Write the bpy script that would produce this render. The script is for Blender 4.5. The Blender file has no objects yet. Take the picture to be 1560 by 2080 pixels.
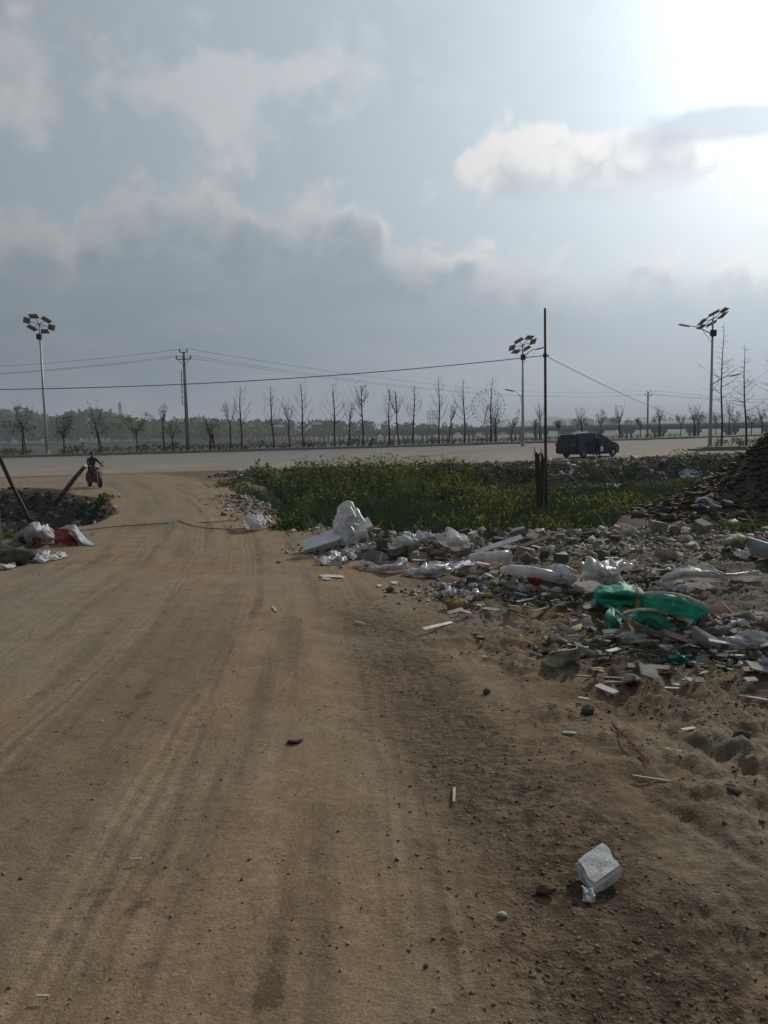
import bpy, bmesh, math, random
import numpy as np
from mathutils import Vector, Matrix, Euler

SC = bpy.context.scene
COL = SC.collection
R = math.radians

# ------------------------------------------------------------------ camera
FPX, HC = 1620.0, 2.3
PITCH, ROLL = math.atan(168.0 / FPX), R(1.1)
_r, _u, _f = Vector((1, 0, 0)), Vector((0, math.sin(PITCH), math.cos(PITCH))), Vector((0, math.cos(PITCH), -math.sin(PITCH)))
CR = _r * math.cos(ROLL) - _u * math.sin(ROLL)
CU = _r * math.sin(ROLL) + _u * math.cos(ROLL)
CF = _f
cam_d = bpy.data.cameras.new("camera")
cam_d.sensor_fit = 'VERTICAL'
cam_d.sensor_height = 36.0
cam_d.sensor_width = 27.0
cam_d.lens = FPX / 2080.0 * 36.0
cam_d.clip_start, cam_d.clip_end = 0.1, 12000.0
cam = bpy.data.objects.new("camera", cam_d)
COL.objects.link(cam)
cam.matrix_world = Matrix(((CR.x, CU.x, -CF.x, 0), (CR.y, CU.y, -CF.y, 0), (CR.z, CU.z, -CF.z, HC), (0, 0, 0, 1)))
SC.camera = cam
SC.view_settings.view_transform = 'Standard'
SC.view_settings.look = 'None'
SC.view_settings.exposure = 0.0
SC.view_settings.gamma = 1.0
SC.cycles.use_denoising = True
SC.cycles.max_bounces = 8
SC.cycles.transparent_max_bounces = 12
SC.cycles.volume_bounces = 1


def ray(px, py):
    d = CF + CR * ((px - 780.0) / FPX) + CU * ((1040.0 - py) / FPX)
    return d.normalized()


def azel(px, py):
    d = ray(px, py)
    return math.degrees(math.atan2(d.x, d.y)), math.degrees(math.asin(d.z))


# ------------------------------------------------------------------ sun and sky
SUN_AZ, SUN_EL = 34.0, 27.0
sun_dir = Vector((math.sin(R(SUN_AZ)) * math.cos(R(SUN_EL)), math.cos(R(SUN_AZ)) * math.cos(R(SUN_EL)), math.sin(R(SUN_EL))))
sd = bpy.data.lights.new("sun", 'SUN')
sd.energy, sd.angle, sd.color = 2.55, R(1.2), (1.0, 0.90, 0.76)
sun = bpy.data.objects.new("sun", sd)
COL.objects.link(sun)
sun.rotation_euler = (-sun_dir).to_track_quat('-Z', 'Y').to_euler()
sun.location = (40, 60, 50)


class NX:
    """Small wrapper: arithmetic on shader sockets."""
    def __init__(s, nt, sock):
        s.nt, s.s = nt, sock

    def _m(s, op, *o, clamp=False):
        n = s.nt.nodes.new('ShaderNodeMath')
        n.operation = op
        n.use_clamp = clamp
        for i, v in enumerate((s,) + o):
            if isinstance(v, NX):
                s.nt.links.new(v.s, n.inputs[i])
            else:
                n.inputs[i].default_value = float(v)
        return NX(s.nt, n.outputs[0])

    def __add__(s, o): return s._m('ADD', o)
    __radd__ = __add__
    def __sub__(s, o): return s._m('SUBTRACT', o)
    def __rsub__(s, o): return (s * -1.0) + o
    def __mul__(s, o): return s._m('MULTIPLY', o)
    __rmul__ = __mul__
    def __truediv__(s, o): return s._m('DIVIDE', o)
    def __pow__(s, o): return s._m('POWER', o)
    def sin(s): return s._m('SINE')
    def abs(s): return s._m('ABSOLUTE')
    def exp(s): return s._m('EXPONENT')
    def asin(s): return s._m('ARCSINE')
    def acos(s): return s._m('ARCCOSINE')
    def atan2(s, o): return s._m('ARCTAN2', o)
    def max(s, o): return s._m('MAXIMUM', o)
    def min(s, o): return s._m('MINIMUM', o)
    def clamp(s): return s._m('ADD', 0.0, clamp=True)

    def step(s, a, b):
        n = s.nt.nodes.new('ShaderNodeMapRange')
        n.interpolation_type = 'SMOOTHSTEP'
        s.nt.links.new(s.s, n.inputs[0])
        n.inputs[1].default_value, n.inputs[2].default_value = a, b
        return NX(s.nt, n.outputs[0])


def nmix(nt, fac, a, b, blend='MIX'):
    n = nt.nodes.new('ShaderNodeMix')
    n.data_type = 'RGBA'
    n.blend_type = blend
    for i, v in ((0, fac), (6, a), (7, b)):
        if isinstance(v, NX):
            nt.links.new(v.s, n.inputs[i])
        elif isinstance(v, (int, float)):
            n.inputs[i].default_value = v if i == 0 else (v, v, v, 1)
        else:
            n.inputs[i].default_value = tuple(v) + (1,)
    return NX(nt, n.outputs[2])


def noise(nt, vec, scale, detail=4, rough=0.55, dist=0.0, out=0):
    n = nt.nodes.new('ShaderNodeTexNoise')
    n.inputs['Scale'].default_value = scale
    n.inputs['Detail'].default_value = detail
    n.inputs['Roughness'].default_value = rough
    n.inputs['Distortion'].default_value = dist
    if vec is not None:
        nt.links.new(vec.s, n.inputs['Vector'])
    return NX(nt, n.outputs[out])


def vorno(nt, vec, scale, feature='F1', out=0, rnd=1.0, detail=0.0):
    n = nt.nodes.new('ShaderNodeTexVoronoi')
    n.feature = feature
    n.inputs['Scale'].default_value = scale
    n.inputs['Randomness'].default_value = rnd
    n.inputs['Detail'].default_value = detail
    nt.links.new(vec.s, n.inputs['Vector'])
    return NX(nt, n.outputs[out])


def combine(nt, x, y, z):
    n = nt.nodes.new('ShaderNodeCombineXYZ')
    for i, v in enumerate((x, y, z)):
        if isinstance(v, NX):
            nt.links.new(v.s, n.inputs[i])
        else:
            n.inputs[i].default_value = v
    return NX(nt, n.outputs[0])


def separate(nt, v):
    n = nt.nodes.new('ShaderNodeSeparateXYZ')
    nt.links.new(v.s, n.inputs[0])
    return [NX(nt, o) for o in n.outputs]


def build_world():
    w = bpy.data.worlds.new("World")
    SC.world = w
    w.use_nodes = True
    w.cycles.sampling_method = 'MANUAL'
    w.cycles.sample_map_resolution = 256
    nt = w.node_tree
    nt.nodes.clear()
    tc = nt.nodes.new('ShaderNodeTexCoord')
    D = NX(nt, tc.outputs['Generated'])
    dx, dy, dz = separate(nt, D)
    az = dx.atan2(dy) * 57.29578
    el = dz.asin() * 57.29578
    dot = (dx * sun_dir.x + dy * sun_dir.y + dz * sun_dir.z).min(1.0).max(-1.0)
    ang = dot.acos() * 57.29578
    S = (ang * (-1 / 12.0)).exp() * 1.0 + (ang * (-1 / 48.0)).exp() * 0.74 + 0.13
    n_big = noise(nt, D, 5.0, 3, 0.55)
    n_mid = noise(nt, D, 14.0, 5, 0.6)
    warp = nt.nodes.new('ShaderNodeVectorMath')
    warp.operation = 'MULTIPLY_ADD'
    wn = nt.nodes.new('ShaderNodeTexNoise')
    wn.inputs['Scale'].default_value = 20.0
    wn.inputs['Detail'].default_value = 2
    nt.links.new(D.s, wn.inputs['Vector'])
    nt.links.new(wn.outputs[1], warp.inputs[0])
    warp.inputs[1].default_value = (0.07, 0.07, 0.07)
    nt.links.new(D.s, warp.inputs[2])
    DW = NX(nt, warp.outputs[0])
    bil = (1.0 - vorno(nt, DW, 26.0)).max(0.0)       # cauliflower lumps
    bil2 = (1.0 - vorno(nt, DW, 60.0)).max(0.0)
    # Nishita air behind the clouds
    sk = nt.nodes.new('ShaderNodeTexSky')
    sk.sky_type = 'NISHITA'
    sk.sun_disc = False
    sk.sun_elevation, sk.sun_rotation = R(SUN_EL), R(SUN_AZ)
    sk.dust_density, sk.air_density, sk.ozone_density = 3.0, 1.2, 1.5
    nish = NX(nt, sk.outputs[0])
    clear = nmix(nt, 1.0, nmix(nt, 0.12, (0.84, 1.0, 1.13), nmix(nt, 1.0, nish, (0.1, 0.1, 0.1), 'MULTIPLY')), S, 'MULTIPLY')
    # thin high veil and soft grey puffs, thicker to the left
    leftw = 1.0 - az.step(-14.0, 12.0)
    veil = (n_big * 0.6 + n_mid * 0.4 + (bil - 0.5) * 0.10).step(0.43, 0.64) * (leftw * 0.75 + 0.16)
    veilc = nmix(nt, (n_mid * 0.8 + bil * 0.25).step(0.40, 0.78), (0.74, 0.82, 0.90), (1.14, 1.16, 1.18))
    col = nmix(nt, veil * 0.85, clear, nmix(nt, 1.0, veilc, S, 'MULTIPLY'))

    # helper: soft union of blobs -> field (positive inside)
    def blobs(lst):
        acc = None
        for (px, py, rx, ry) in lst:
            a0, e0 = azel(px, py)
            k = 57.29578 / FPX
            q = ((az - a0) / (rx * k)) ** 2.0 + ((el - e0) / (ry * k)) ** 2.0
            g = (q * -0.7).exp()
            acc = g if acc is None else acc + g
        return acc
    # lit puffs upper left
    fp = blobs([(450, 150, 55, 32), (350, 180, 110, 26), (620, 140, 110, 30), (40, 230, 80, 50), (470, 250, 130, 50), (20, 90, 70, 40)])
    fpm = (fp + (n_mid - 0.5) * 1.6 + (bil - 0.55) * 0.55).step(0.30, 1.05)
    col = nmix(nt, fpm * 0.55, col, nmix(nt, 1.0, (1.24, 1.24, 1.25), S, 'MULTIPLY'))
    # right cumulus with sunlit top
    fr = blobs([(1040, 310, 60, 52), (1120, 320, 60, 48), (1200, 345, 70, 46), (970, 345, 45, 32), (1300, 340, 80, 52), (1130, 375, 150, 40), (1380, 310, 80, 40)])
    frd = fr + (n_mid - 0.5) * 0.7 + (bil - 0.55) * 0.75 + (bil2 - 0.55) * 0.3 - 0.42
    frm = frd.step(-0.05, 0.5)
    shade = (el + (n_mid - 0.5) * 6.0 + (bil - 0.5) * 4.0).step(azel(1130, 400)[1], azel(1130, 285)[1])
    frc = nmix(nt, shade, (0.84, 0.87, 0.92), (1.24, 1.23, 1.21))
    fade = (el + (n_big - 0.5) * 6.0).step(azel(1130, 430)[1], azel(1130, 350)[1])
    col = nmix(nt, frm * fade * 0.9, col, nmix(nt, 1.0, frc, S, 'MULTIPLY'))
    # grey streak cloud in front of the glow
    fg = blobs([(1450, 242, 80, 22), (1530, 236, 70, 20), (1310, 290, 55, 24), (1640, 245, 100, 26), (1390, 262, 50, 18)])
    fgm = (fg + (n_mid - 0.5) * 1.8 + (bil - 0.55) * 0.6 - 0.15).step(-0.1, 1.2)
    col = nmix(nt, fgm * 0.62, col, (0.58, 0.66, 0.76))
    # main low bank: its top edge follows a curve in azimuth
    fc = nt.nodes.new('ShaderNodeFloatCurve')
    pts = [(-120, 408), (0, 410), (70, 425), (125, 458), (160, 405), (230, 388), (320, 378), (400, 398), (470, 405), (560, 396), (640, 384),
           (725, 372), (765, 398), (785, 458), (860, 500), (900, 515), (980, 504), (1060, 517), (1200, 512), (1350, 505), (1560, 530)]
    cp = [((azel(*p)[0] + 45) / 90.0, azel(*p)[1] / 40.0) for p in pts]
    cm = fc.mapping
    c = cm.curves[0]
    c.points[0].location = (0.0, cp[0][1])
    c.points[1].location = (1.0, cp[-1][1])
    for p in cp:
        c.points.new(*p)
    for p in c.points:
        p.handle_type = 'AUTO_CLAMPED'
    cm.update()
    nt.links.new(((az + 45.0) / 90.0).clamp().s, fc.inputs[1])
    vb = NX(nt, fc.outputs[0]) * 40.0
    d1 = vb + (n_mid - 0.5) * 6.5 + (n_big - 0.5) * 2.5 + (bil - 0.55) * 1.7 + (bil2 - 0.55) * 0.9 - el
    m1 = d1.step(-0.9, 1.5)
    d1s = vb + (n_big - 0.5) * 5.0 + (n_mid - 0.5) * 5.0 + (bil - 0.55) * 2.5 - el
    depth = d1s.step(-0.6, 4.8)
    bankc = nmix(nt, depth, (1.02, 1.06, 1.10), (0.57, 0.71, 0.83))
    # lighter lower haze under the bank towards the right
    low = 1.0 - (el + (n_big - 0.5) * 4.0).step(2.0, 12.5)
    bankc = nmix(nt, low, bankc, nmix(nt, (az).step(-24, 22), (0.50, 0.60, 0.72), (0.76, 0.84, 0.93)))
    n_str = noise(nt, combine(nt, dx * 4.0, dy * 4.0, dz * 14.0), 2.2, 5, 0.6)
    bankc = nmix(nt, n_str.step(0.3, 0.75) * 0.28, bankc, (0.90, 0.90, 0.92))
    rim = (1.0 - d1.step(0.2, 2.6)) * (bil * 0.6 + n_mid * 0.9).step(0.45, 0.95) * (az.step(-16.0, -6.0) * 0.7 + 0.3)
    bankc = nmix(nt, rim * 0.75, bankc, (1.30, 1.29, 1.27))
    rightthin = 1.0 - az.step(6.0, 16.0) * 0.45
    col = nmix(nt, m1 * (rightthin + low * 0.5).min(1.0), col, nmix(nt, 1.0, bankc, S, 'MULTIPLY'))
    bg = nt.nodes.new('ShaderNodeBackground')
    bg.inputs['Strength'].default_value = 0.1
    out10 = nmix(nt, 1.0, col, (10.0, 10.0, 10.0), 'MULTIPLY')
    nt.links.new(out10.s, bg.inputs['Color'])
    o = nt.nodes.new('ShaderNodeOutputWorld')
    nt.links.new(bg.outputs[0], o.inputs[0])


build_world()

# ------------------------------------------------------------------ materials
def material(name, build=None, **kw):
    m = bpy.data.materials.new(name)
    m.use_nodes = True
    nt = m.node_tree
    b = nt.nodes['Principled BSDF']
    if build:
        build(nt, b)
    return m


def setc(nt, b, key, v):
    if isinstance(v, NX):
        nt.links.new(v.s, b.inputs[key])
    elif isinstance(v, (tuple, list)):
        b.inputs[key].default_value = tuple(v) + (1,)
    else:
        b.inputs[key].default_value = v


def bump(nt, b, h, dist=0.01, strength=1.0):
    n = nt.nodes.new('ShaderNodeBump')
    n.inputs['Strength'].default_value = strength
    n.inputs['Distance'].default_value = dist
    nt.links.new(h.s, n.inputs['Height'])
    nt.links.new(n.outputs[0], b.inputs['Normal'])


def posn(nt):
    return NX(nt, nt.nodes.new('ShaderNodeNewGeometry').outputs['Position'])


def objc(nt):
    return NX(nt, nt.nodes.new('ShaderNodeTexCoord').outputs['Object'])


def rnd(nt):
    return NX(nt, nt.nodes.new('ShaderNodeObjectInfo').outputs['Random'])


def rough_mat(name, c1, c2, scale=6.0, rough=0.85, bd=0.01, c3=None, spec=0.3, transl=0.0, island=0.0):
    """Mottled matte material: two colours by noise, optional dust colour c3, fine relief."""
    def f(nt, b):
        P = posn(nt)
        n1 = noise(nt, P, scale, 6, 0.65)
        col = nmix(nt, n1.step(0.3, 0.7), c1, c2)
        if island:
            ri = NX(nt, nt.nodes.new('ShaderNodeNewGeometry').outputs['Random Per Island'])
            col = nmix(nt, 1.0, col, combine(nt, ri * island + (1 - island / 2), ri * island + (1 - island / 2), ri * island + (1 - island / 2)), 'MULTIPLY')
        if c3:
            n2 = noise(nt, P, scale * 0.45, 4, 0.6)
            col = nmix(nt, n2.step(0.5, 0.66), col, c3)
        setc(nt, b, 'Base Color', col)
        setc(nt, b, 'Roughness', rough)
        setc(nt, b, 'Specular IOR Level', spec)
        if bd:
            bump(nt, b, noise(nt, P, scale * 4, 5, 0.65), bd)
        if transl:
            t = nt.nodes.new('ShaderNodeBsdfTranslucent')
            nt.links.new(col.s, t.inputs[0])
            mx = nt.nodes.new('ShaderNodeMixShader')
            mx.inputs[0].default_value = transl
            nt.links.new(b.outputs[0], mx.inputs[1])
            nt.links.new(t.outputs[0], mx.inputs[2])
            nt.links.new(mx.outputs[0], nt.nodes['Material Output'].inputs[0])
    return material(name, f)


# ------------------------------------------------------------------ mesh builder
class MB:
    def __init__(s):
        s.v, s.f, s.m = [], [], []

    def add(s, vs, fs, mi=0):
        o = len(s.v)
        s.v.extend([tuple(p) for p in vs])
        for f in fs:
            s.f.append(tuple(i + o for i in f))
            s.m.append(mi)

    def box(s, c, size, rot=None, mi=0, taper=1.0):
        hx, hy, hz = size[0] / 2, size[1] / 2, size[2] / 2
        vs = []
        for z, t in ((-hz, 1.0), (hz, taper)):
            for x, y in ((-hx, -hy), (hx, -hy), (hx, hy), (-hx, hy)):
                p = Vector((x * t, y * t, z))
                if rot is not None:
                    p = rot @ p
                vs.append(p + Vector(c))
        s.add(vs, [(3, 2, 1, 0), (4, 5, 6, 7), (0, 1, 5, 4), (1, 2, 6, 5), (2, 3, 7, 6), (3, 0, 4, 7)], mi)

    def tube(s, pts, rad, n=6, mi=0, caps=True):
        pts = [Vector(p) for p in pts]
        if not isinstance(rad, (list, tuple)):
            rad = [rad] * len(pts)
        vs, fs = [], []
        ref = None
        for i, p in enumerate(pts):
            t = (pts[min(i + 1, len(pts) - 1)] - pts[max(i - 1, 0)])
            if t.length < 1e-9:
                t = Vector((0, 0, 1))
            t.normalize()
            if ref is None:
                ref = Vector((1, 0, 0)) if abs(t.x) < 0.8 else Vector((0, 1, 0))
            a = (ref - t * ref.dot(t)).normalized()
            b = t.cross(a)
            ref = a
            for k in range(n):
                q = 2 * math.pi * k / n
                vs.append(p + (a * math.cos(q) + b * math.sin(q)) * rad[i])
        for i in range(len(pts) - 1):
            for k in range(n):
                fs.append((i * n + k, i * n + (k + 1) % n, (i + 1) * n + (k + 1) % n, (i + 1) * n + k))
        if caps:
            fs.append(tuple(range(n - 1, -1, -1)))
            fs.append(tuple((len(pts) - 1) * n + k for k in range(n)))
        s.add(vs, fs, mi)

    def ell(s, c, r, nu=10, nv=7, rot=None, mi=0, zmin=-1.0):
        vs, fs = [], []
        for j in range(nv + 1):
            th = -math.pi / 2 + math.pi * j / nv
            for i in range(nu):
                ph = 2 * math.pi * i / nu
                p = Vector((math.cos(th) * math.cos(ph) * r[0], math.cos(th) * math.sin(ph) * r[1], max(math.sin(th), zmin) * r[2]))
                if rot is not None:
                    p = rot @ p
                vs.append(p + Vector(c))
        for j in range(nv):
            for i in range(nu):
                fs.append((j * nu + i, j * nu + (i + 1) % nu, (j + 1) * nu + (i + 1) % nu, (j + 1) * nu + i))
        s.add(vs, fs, mi)

    def torus(s, c, R_, r, rot=None, nu=20, nv=8, mi=0, sq=1.0):
        vs, fs = [], []
        for i in range(nu):
            a = 2 * math.pi * i / nu
            for j in range(nv):
                b = 2 * math.pi * j / nv
                p = Vector(((R_ + r * math.cos(b)) * math.cos(a), r * sq * math.sin(b), (R_ + r * math.cos(b)) * math.sin(a)))
                if rot is not None:
                    p = rot @ p
                vs.append(p + Vector(c))
        for i in range(nu):
            for j in range(nv):
                fs.append((i * nv + j, ((i + 1) % nu) * nv + j, ((i + 1) % nu) * nv + (j + 1) % nv, i * nv + (j + 1) % nv))
        s.add(vs, fs, mi)

    def build(s, name, mats, parent=None, smooth=False):
        me = bpy.data.meshes.new(name)
        me.from_pydata(s.v, [], s.f)
        if not isinstance(mats, (list, tuple)):
            mats = [mats]
        for m in mats:
            me.materials.append(m)
        if len(mats) > 1:
            me.polygons.foreach_set('material_index', s.m)
        if smooth:
            me.polygons.foreach_set('use_smooth', [True] * len(me.polygons))
        me.update()
        return link(name, me, parent)


def link(name, me, parent=None):
    o = bpy.data.objects.new(name, me)
    COL.objects.link(o)
    if parent is not None:
        o.parent = parent
    return o


def np_mesh(name, V, F, mats, mi=None, smooth=False, parent=None):
    """Fast mesh from numpy: V (n,3), F (m,k)."""
    me = bpy.data.meshes.new(name)
    V = np.asarray(V, np.float32)
    F = np.asarray(F, np.int32)
    k = F.shape[1]
    me.vertices.add(len(V))
    me.vertices.foreach_set('co', V.ravel())
    me.loops.add(F.size)
    me.loops.foreach_set('vertex_index', F.ravel())
    me.polygons.add(len(F))
    me.polygons.foreach_set('loop_start', np.arange(0, F.size, k, dtype=np.int32))
    me.polygons.foreach_set('loop_total', np.full(len(F), k, np.int32))
    if not isinstance(mats, (list, tuple)):
        mats = [mats]
    for m in mats:
        me.materials.append(m)
    if mi is not None:
        me.polygons.foreach_set('material_index', np.asarray(mi, np.int32))
    if smooth:
        me.polygons.foreach_set('use_smooth', np.ones(len(F), bool))
    me.update(calc_edges=True)
    me.validate()
    return link(name, me, parent)


def tag(o, label=None, cat=None, group=None, kind=None):
    if label: o['label'] = label
    if cat: o['category'] = cat
    if group: o['group'] = group
    if kind: o['kind'] = kind
    return o


def empty(name, loc, rz=0.0, label=None, cat=None, group=None):
    o = bpy.data.objects.new(name, None)
    COL.objects.link(o)
    o.empty_display_size = 0.2
    o.location = loc
    o.rotation_euler = (0, 0, rz)
    return tag(o, label, cat, group)


# ------------------------------------------------------------------ numpy noise
def _hash(ix, iy, seed):
    h = (ix.astype(np.int64) * 374761393 + iy.astype(np.int64) * 668265263 + seed * 974711) & 0xffffffff
    h = ((h ^ (h >> 13)) * 1274126177) & 0xffffffff
    return ((h ^ (h >> 16)) & 0xffff) / 65535.0


def vnoise(x, y, seed=0):
    ix, iy = np.floor(x), np.floor(y)
    fx, fy = x - ix, y - iy
    fx, fy = fx * fx * (3 - 2 * fx), fy * fy * (3 - 2 * fy)
    a, b = _hash(ix, iy, seed), _hash(ix + 1, iy, seed)
    c, d = _hash(ix, iy + 1, seed), _hash(ix + 1, iy + 1, seed)
    return (a + (b - a) * fx) * (1 - fy) + (c + (d - c) * fx) * fy - 0.5


def fbm(x, y, seed=0, oct=4, gain=0.5):
    t, a = 0, 1.0
    for i in range(oct):
        t = t + a * vnoise(x * 2 ** i + i * 17.3, y * 2 ** i - i * 9.1, seed + i)
        a *= gain
    return t


def ss(a, b, t):
    t = np.clip((t - a) / (b - a), 0, 1)
    return t * t * (3 - 2 * t)


# ------------------------------------------------------------------ terrain shape (metres)
def y_near(x):
    x = np.asarray(x, float)
    return 50 + 0.25 * x + 0.02 * np.clip(x - 15, 0, 25) ** 2 + np.clip(x - 40, 0, None) * 0.6


def y_far(x):
    x = np.clip(np.asarray(x, float), -110, 230)
    return 78.6 + 0.40 * x + 0.0022 * x * x


def road_z(x, y):
    a, b = y_near(x), y_far(x)
    return 0.5 * np.clip((y - a) / (b - a), 0, 1.05)


HEAPS = [(-0.4, 14.4, .6, .6, .26), (0.9, 14.2, .9, .7, .17), (2.3, 14.3, 1.0, .7, .16), (3.8, 14.4, 1.0, .7, .12), (5.5, 14.5, 1.2, .8, .07),
         (7.6, 14.8, 1.4, .9, .08), (3.6, 12.2, 1.2, .7, .12), (1.3, 9.6, .5, .4, .13), (2.1, 9.5, .6, .4, .16), (3.3, 9.6, .7, .5, .16),
         (2.2, 6.9, .5, .35, .10), (2.9, 6.8, .6, .4, .14), (3.7, 6.7, .7, .45, .14), (-7.4, 15.2, .8, .5, .18), (-9.0, 14.6, .8, .6, .25),
         (-5.0, 19.6, .7, 1.2, .16)]


def pit_mask(x, y):
    xr = np.interp(y, [16.5, 17.5, 20.7, 25, 28.7, 34.6, 38], [-9.5, -7.9, -7.4, -8.4, -9.9, -14.0, -19])
    wob = 1.2 * fbm(x * .35, y * .35, 21, 3)
    return ss(0, 1.2, xr - x + wob * .6) * ss(17.0, 19.2, y) * ss(0, 2.5, 36 - y)


def gz(x, y):
    """Smooth ground height."""
    x, y = np.asarray(x, float), np.asarray(y, float)
    z = 0.5 * (1 - ss(0, 24, y))
    z = z + 0.10 * fbm(x * .16, y * .16, 3, 2)
    yn = y_near(x)
    edge = ss(0, 6, yn - y)
    z = z * edge
    # rape field hollow on the right
    xl = np.interp(y, [16, 18.8, 24.3, 33, 42, 47], [0.3, -2.3, -3.9, -6.2, -7.2, -6.6])
    wob = 1.2 * fbm(x * .35, y * .35, 21, 3)
    m = ss(0, 2.2, x - xl + wob) * ss(15.9, 19.0, y + wob * .4 - 4.0 * ss(4.2, 6.8, x)) * ss(0, 3.2, yn - 1.6 - y + wob)
    z = z - 1.45 * m
    # pit on the left
    z = z - 1.5 * pit_mask(x, y)
    for (cx, cy, sx, sy, h) in HEAPS:
        z = z + h * np.exp(-((x - cx) / sx) ** 2 - ((y - cy) / sy) ** 2)
    return z


def g(x, y):
    return float(gz(np.array([x]), np.array([y]))[0])


def G(px, py, h=0.0):
    """Point where the view ray through a photo pixel meets the ground raised by h."""
    d = ray(px, py)
    t = np.geomspace(1.5, 260, 1400)
    xs, ys, zs = t * d.x, t * d.y, HC + t * d.z
    gr = np.where(ys < y_near(xs), gz(xs, ys), road_z(xs, ys)) + h
    k = np.nonzero(zs < gr)[0]
    i = int(k[0]) if len(k) else len(t) - 1
    i = max(i, 1)
    a, b = zs[i - 1] - gr[i - 1], zs[i] - gr[i]
    w = a / (a - b) if a != b else 0
    tt = t[i - 1] + (t[i] - t[i - 1]) * w
    return Vector((tt * d.x, tt * d.y, HC + tt * d.z))


def AT(px, py, dist):
    """Point on the view ray at a given forward distance (y)."""
    d = ray(px, py)
    k = dist / d.y
    return Vector((d.x * k, dist, HC + d.z * k))


# ------------------------------------------------------------------ ground
def dirt_nodes(nt, b):
    P = posn(nt)
    x, y, z = separate(nt, P)
    u = x + y * y * 0.0064
    n_l = noise(nt, P, 0.35, 2, 0.6)
    n_m = noise(nt, P, 2.0, 4, 0.65)
    n_f = noise(nt, P, 14.0, 4, 0.7)
    n_g = noise(nt, P, 60.0, 3, 0.7)
    UV = combine(nt, u * 2.2, y * 0.12, 0.0)
    n_s = noise(nt, UV, 2.0, 4, 0.6)                 # streaks along the wheel tracks
    UV2 = combine(nt, u * 1.2, y * 0.35, 3.0)
    n_w = noise(nt, UV2, 1.0, 2, 0.55)
    tan = nmix(nt, n_m.step(0.3, 0.7), (0.194, 0.132, 0.079), (0.252, 0.180, 0.112))
    tan = nmix(nt, n_l.step(0.45, 0.7) * 0.7, tan, (0.215, 0.180, 0.130))
    tan = nmix(nt, n_s.step(0.47, 0.66) * 0.7, tan, (0.125, 0.088, 0.057))
    tan = nmix(nt, n_s.step(0.30, 0.42) * -0.35 + 0.35, tan, (0.28, 0.218, 0.155))
    n_b = noise(nt, combine(nt, u * 0.9, y * 0.05, 7.0), 1.4, 3, 0.55)
    tan = nmix(nt, n_b.step(0.50, 0.62) * 0.5, tan, (0.135, 0.098, 0.066))
    # wheel tracks: bands of fine tread lines
    wob = (n_w - 0.5) * 0.22
    rel = None
    for c, wd in ((-3.15, 0.16), (-1.15, 0.14), (0.20, 0.18), (0.62, 0.12), (-2.1, 0.12), (1.9, 0.14)):
        t = 1.0 - ((u + wob - c).abs() / wd).step(0.6, 1.1)
        rel = t if rel is None else rel + t
    rel = rel * n_w.step(0.32, 0.58)
    tread = ((u + wob) * 70.0).sin() * 0.5 + 0.5
    tread2 = (y * 40.0 + u * 30.0).sin() * 0.5 + 0.5
    tan = nmix(nt, rel * 0.32, tan, nmix(nt, tread.step(0.2, 0.8), (0.15, 0.105, 0.068), (0.30, 0.225, 0.15)))
    # churned darker soil right of the track
    xb = y * 0.17 + x - 1.22
    band = 1.0 - ((xb + (n_m - 0.5) * 0.9).abs() / 0.62).step(0.25, 1.0)
    band = band * (1.0 - y.step(8.0, 11.0))
    wet = ((u * 0.8 + (n_m - 0.5) * 2.2 + (n_l - 0.5) * 1.4).step(0.25, 1.2) * 0.62 + band * 0.75).min(1.0)
    clump = (n_f * 0.6 + n_m * 0.4).step(0.44, 0.60)
    dark = nmix(nt, clump, (0.030, 0.020, 0.012), (0.120, 0.083, 0.052))
    grey = noise(nt, P, 0.7, 3, 0.5).step(0.50, 0.64)
    dark = nmix(nt, grey * 0.75, dark, nmix(nt, n_f.step(0.4, 0.6), (0.065, 0.056, 0.042), (0.155, 0.135, 0.102)))
    col = nmix(nt, wet * 0.93, tan, dark)
    # damp crumbs on the track
    spot = (noise(nt, P, 3.2, 6, 0.74) * 0.7 + n_s * 0.3).step(0.575, 0.63)
    col = nmix(nt, spot * 0.75, col, (0.085, 0.058, 0.036))
    # left greyer gravel
    lg = (1.0 - (u + (n_m - 0.5) * 3.0).step(-3.4, -1.0)) * n_l.step(0.35, 0.6)
    col = nmix(nt, lg * 0.45, col, (0.19, 0.165, 0.125))
    # hollows: dark earth with ash
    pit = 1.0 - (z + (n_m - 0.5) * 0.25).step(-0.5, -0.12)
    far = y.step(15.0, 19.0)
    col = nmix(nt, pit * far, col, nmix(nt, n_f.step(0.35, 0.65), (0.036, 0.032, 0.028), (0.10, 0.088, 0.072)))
    # sooty spread under the rubble heaps
    ash = (x * 0.55 + (n_m - 0.5) * 2.0).step(0.9, 1.7) * y.step(6.0, 6.9) * (1.0 - y.step(15.8, 17.5))
    col = nmix(nt, ash * noise(nt, P, 1.3, 5, 0.65).step(0.32, 0.54) * 0.85, col, nmix(nt, n_f.step(0.4, 0.62), (0.045, 0.040, 0.034), (0.15, 0.128, 0.10)))
    col = nmix(nt, n_g.step(0.58, 0.70) * 0.65, col, (0.085, 0.06, 0.038))
    col = nmix(nt, (1.0 - n_g.step(0.30, 0.40)) * 0.35, col, (0.36, 0.30, 0.22))
    grain = noise(nt, P, 110.0, 2, 0.7) * 0.9 + noise(nt, P, 24.0, 3, 0.65) * 0.9 + 0.10
    col = nmix(nt, 1.0, col, combine(nt, grain, grain, grain), 'MULTIPLY')
    setc(nt, b, 'Base Color', col)
    setc(nt, b, 'Roughness', 0.95)
    setc(nt, b, 'Specular IOR Level', 0.15)
    h = n_f * (wet * 1.3 + 0.12) + n_g * 0.30 + rel * (tread * 0.05 + tread2 * 0.05)
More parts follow.
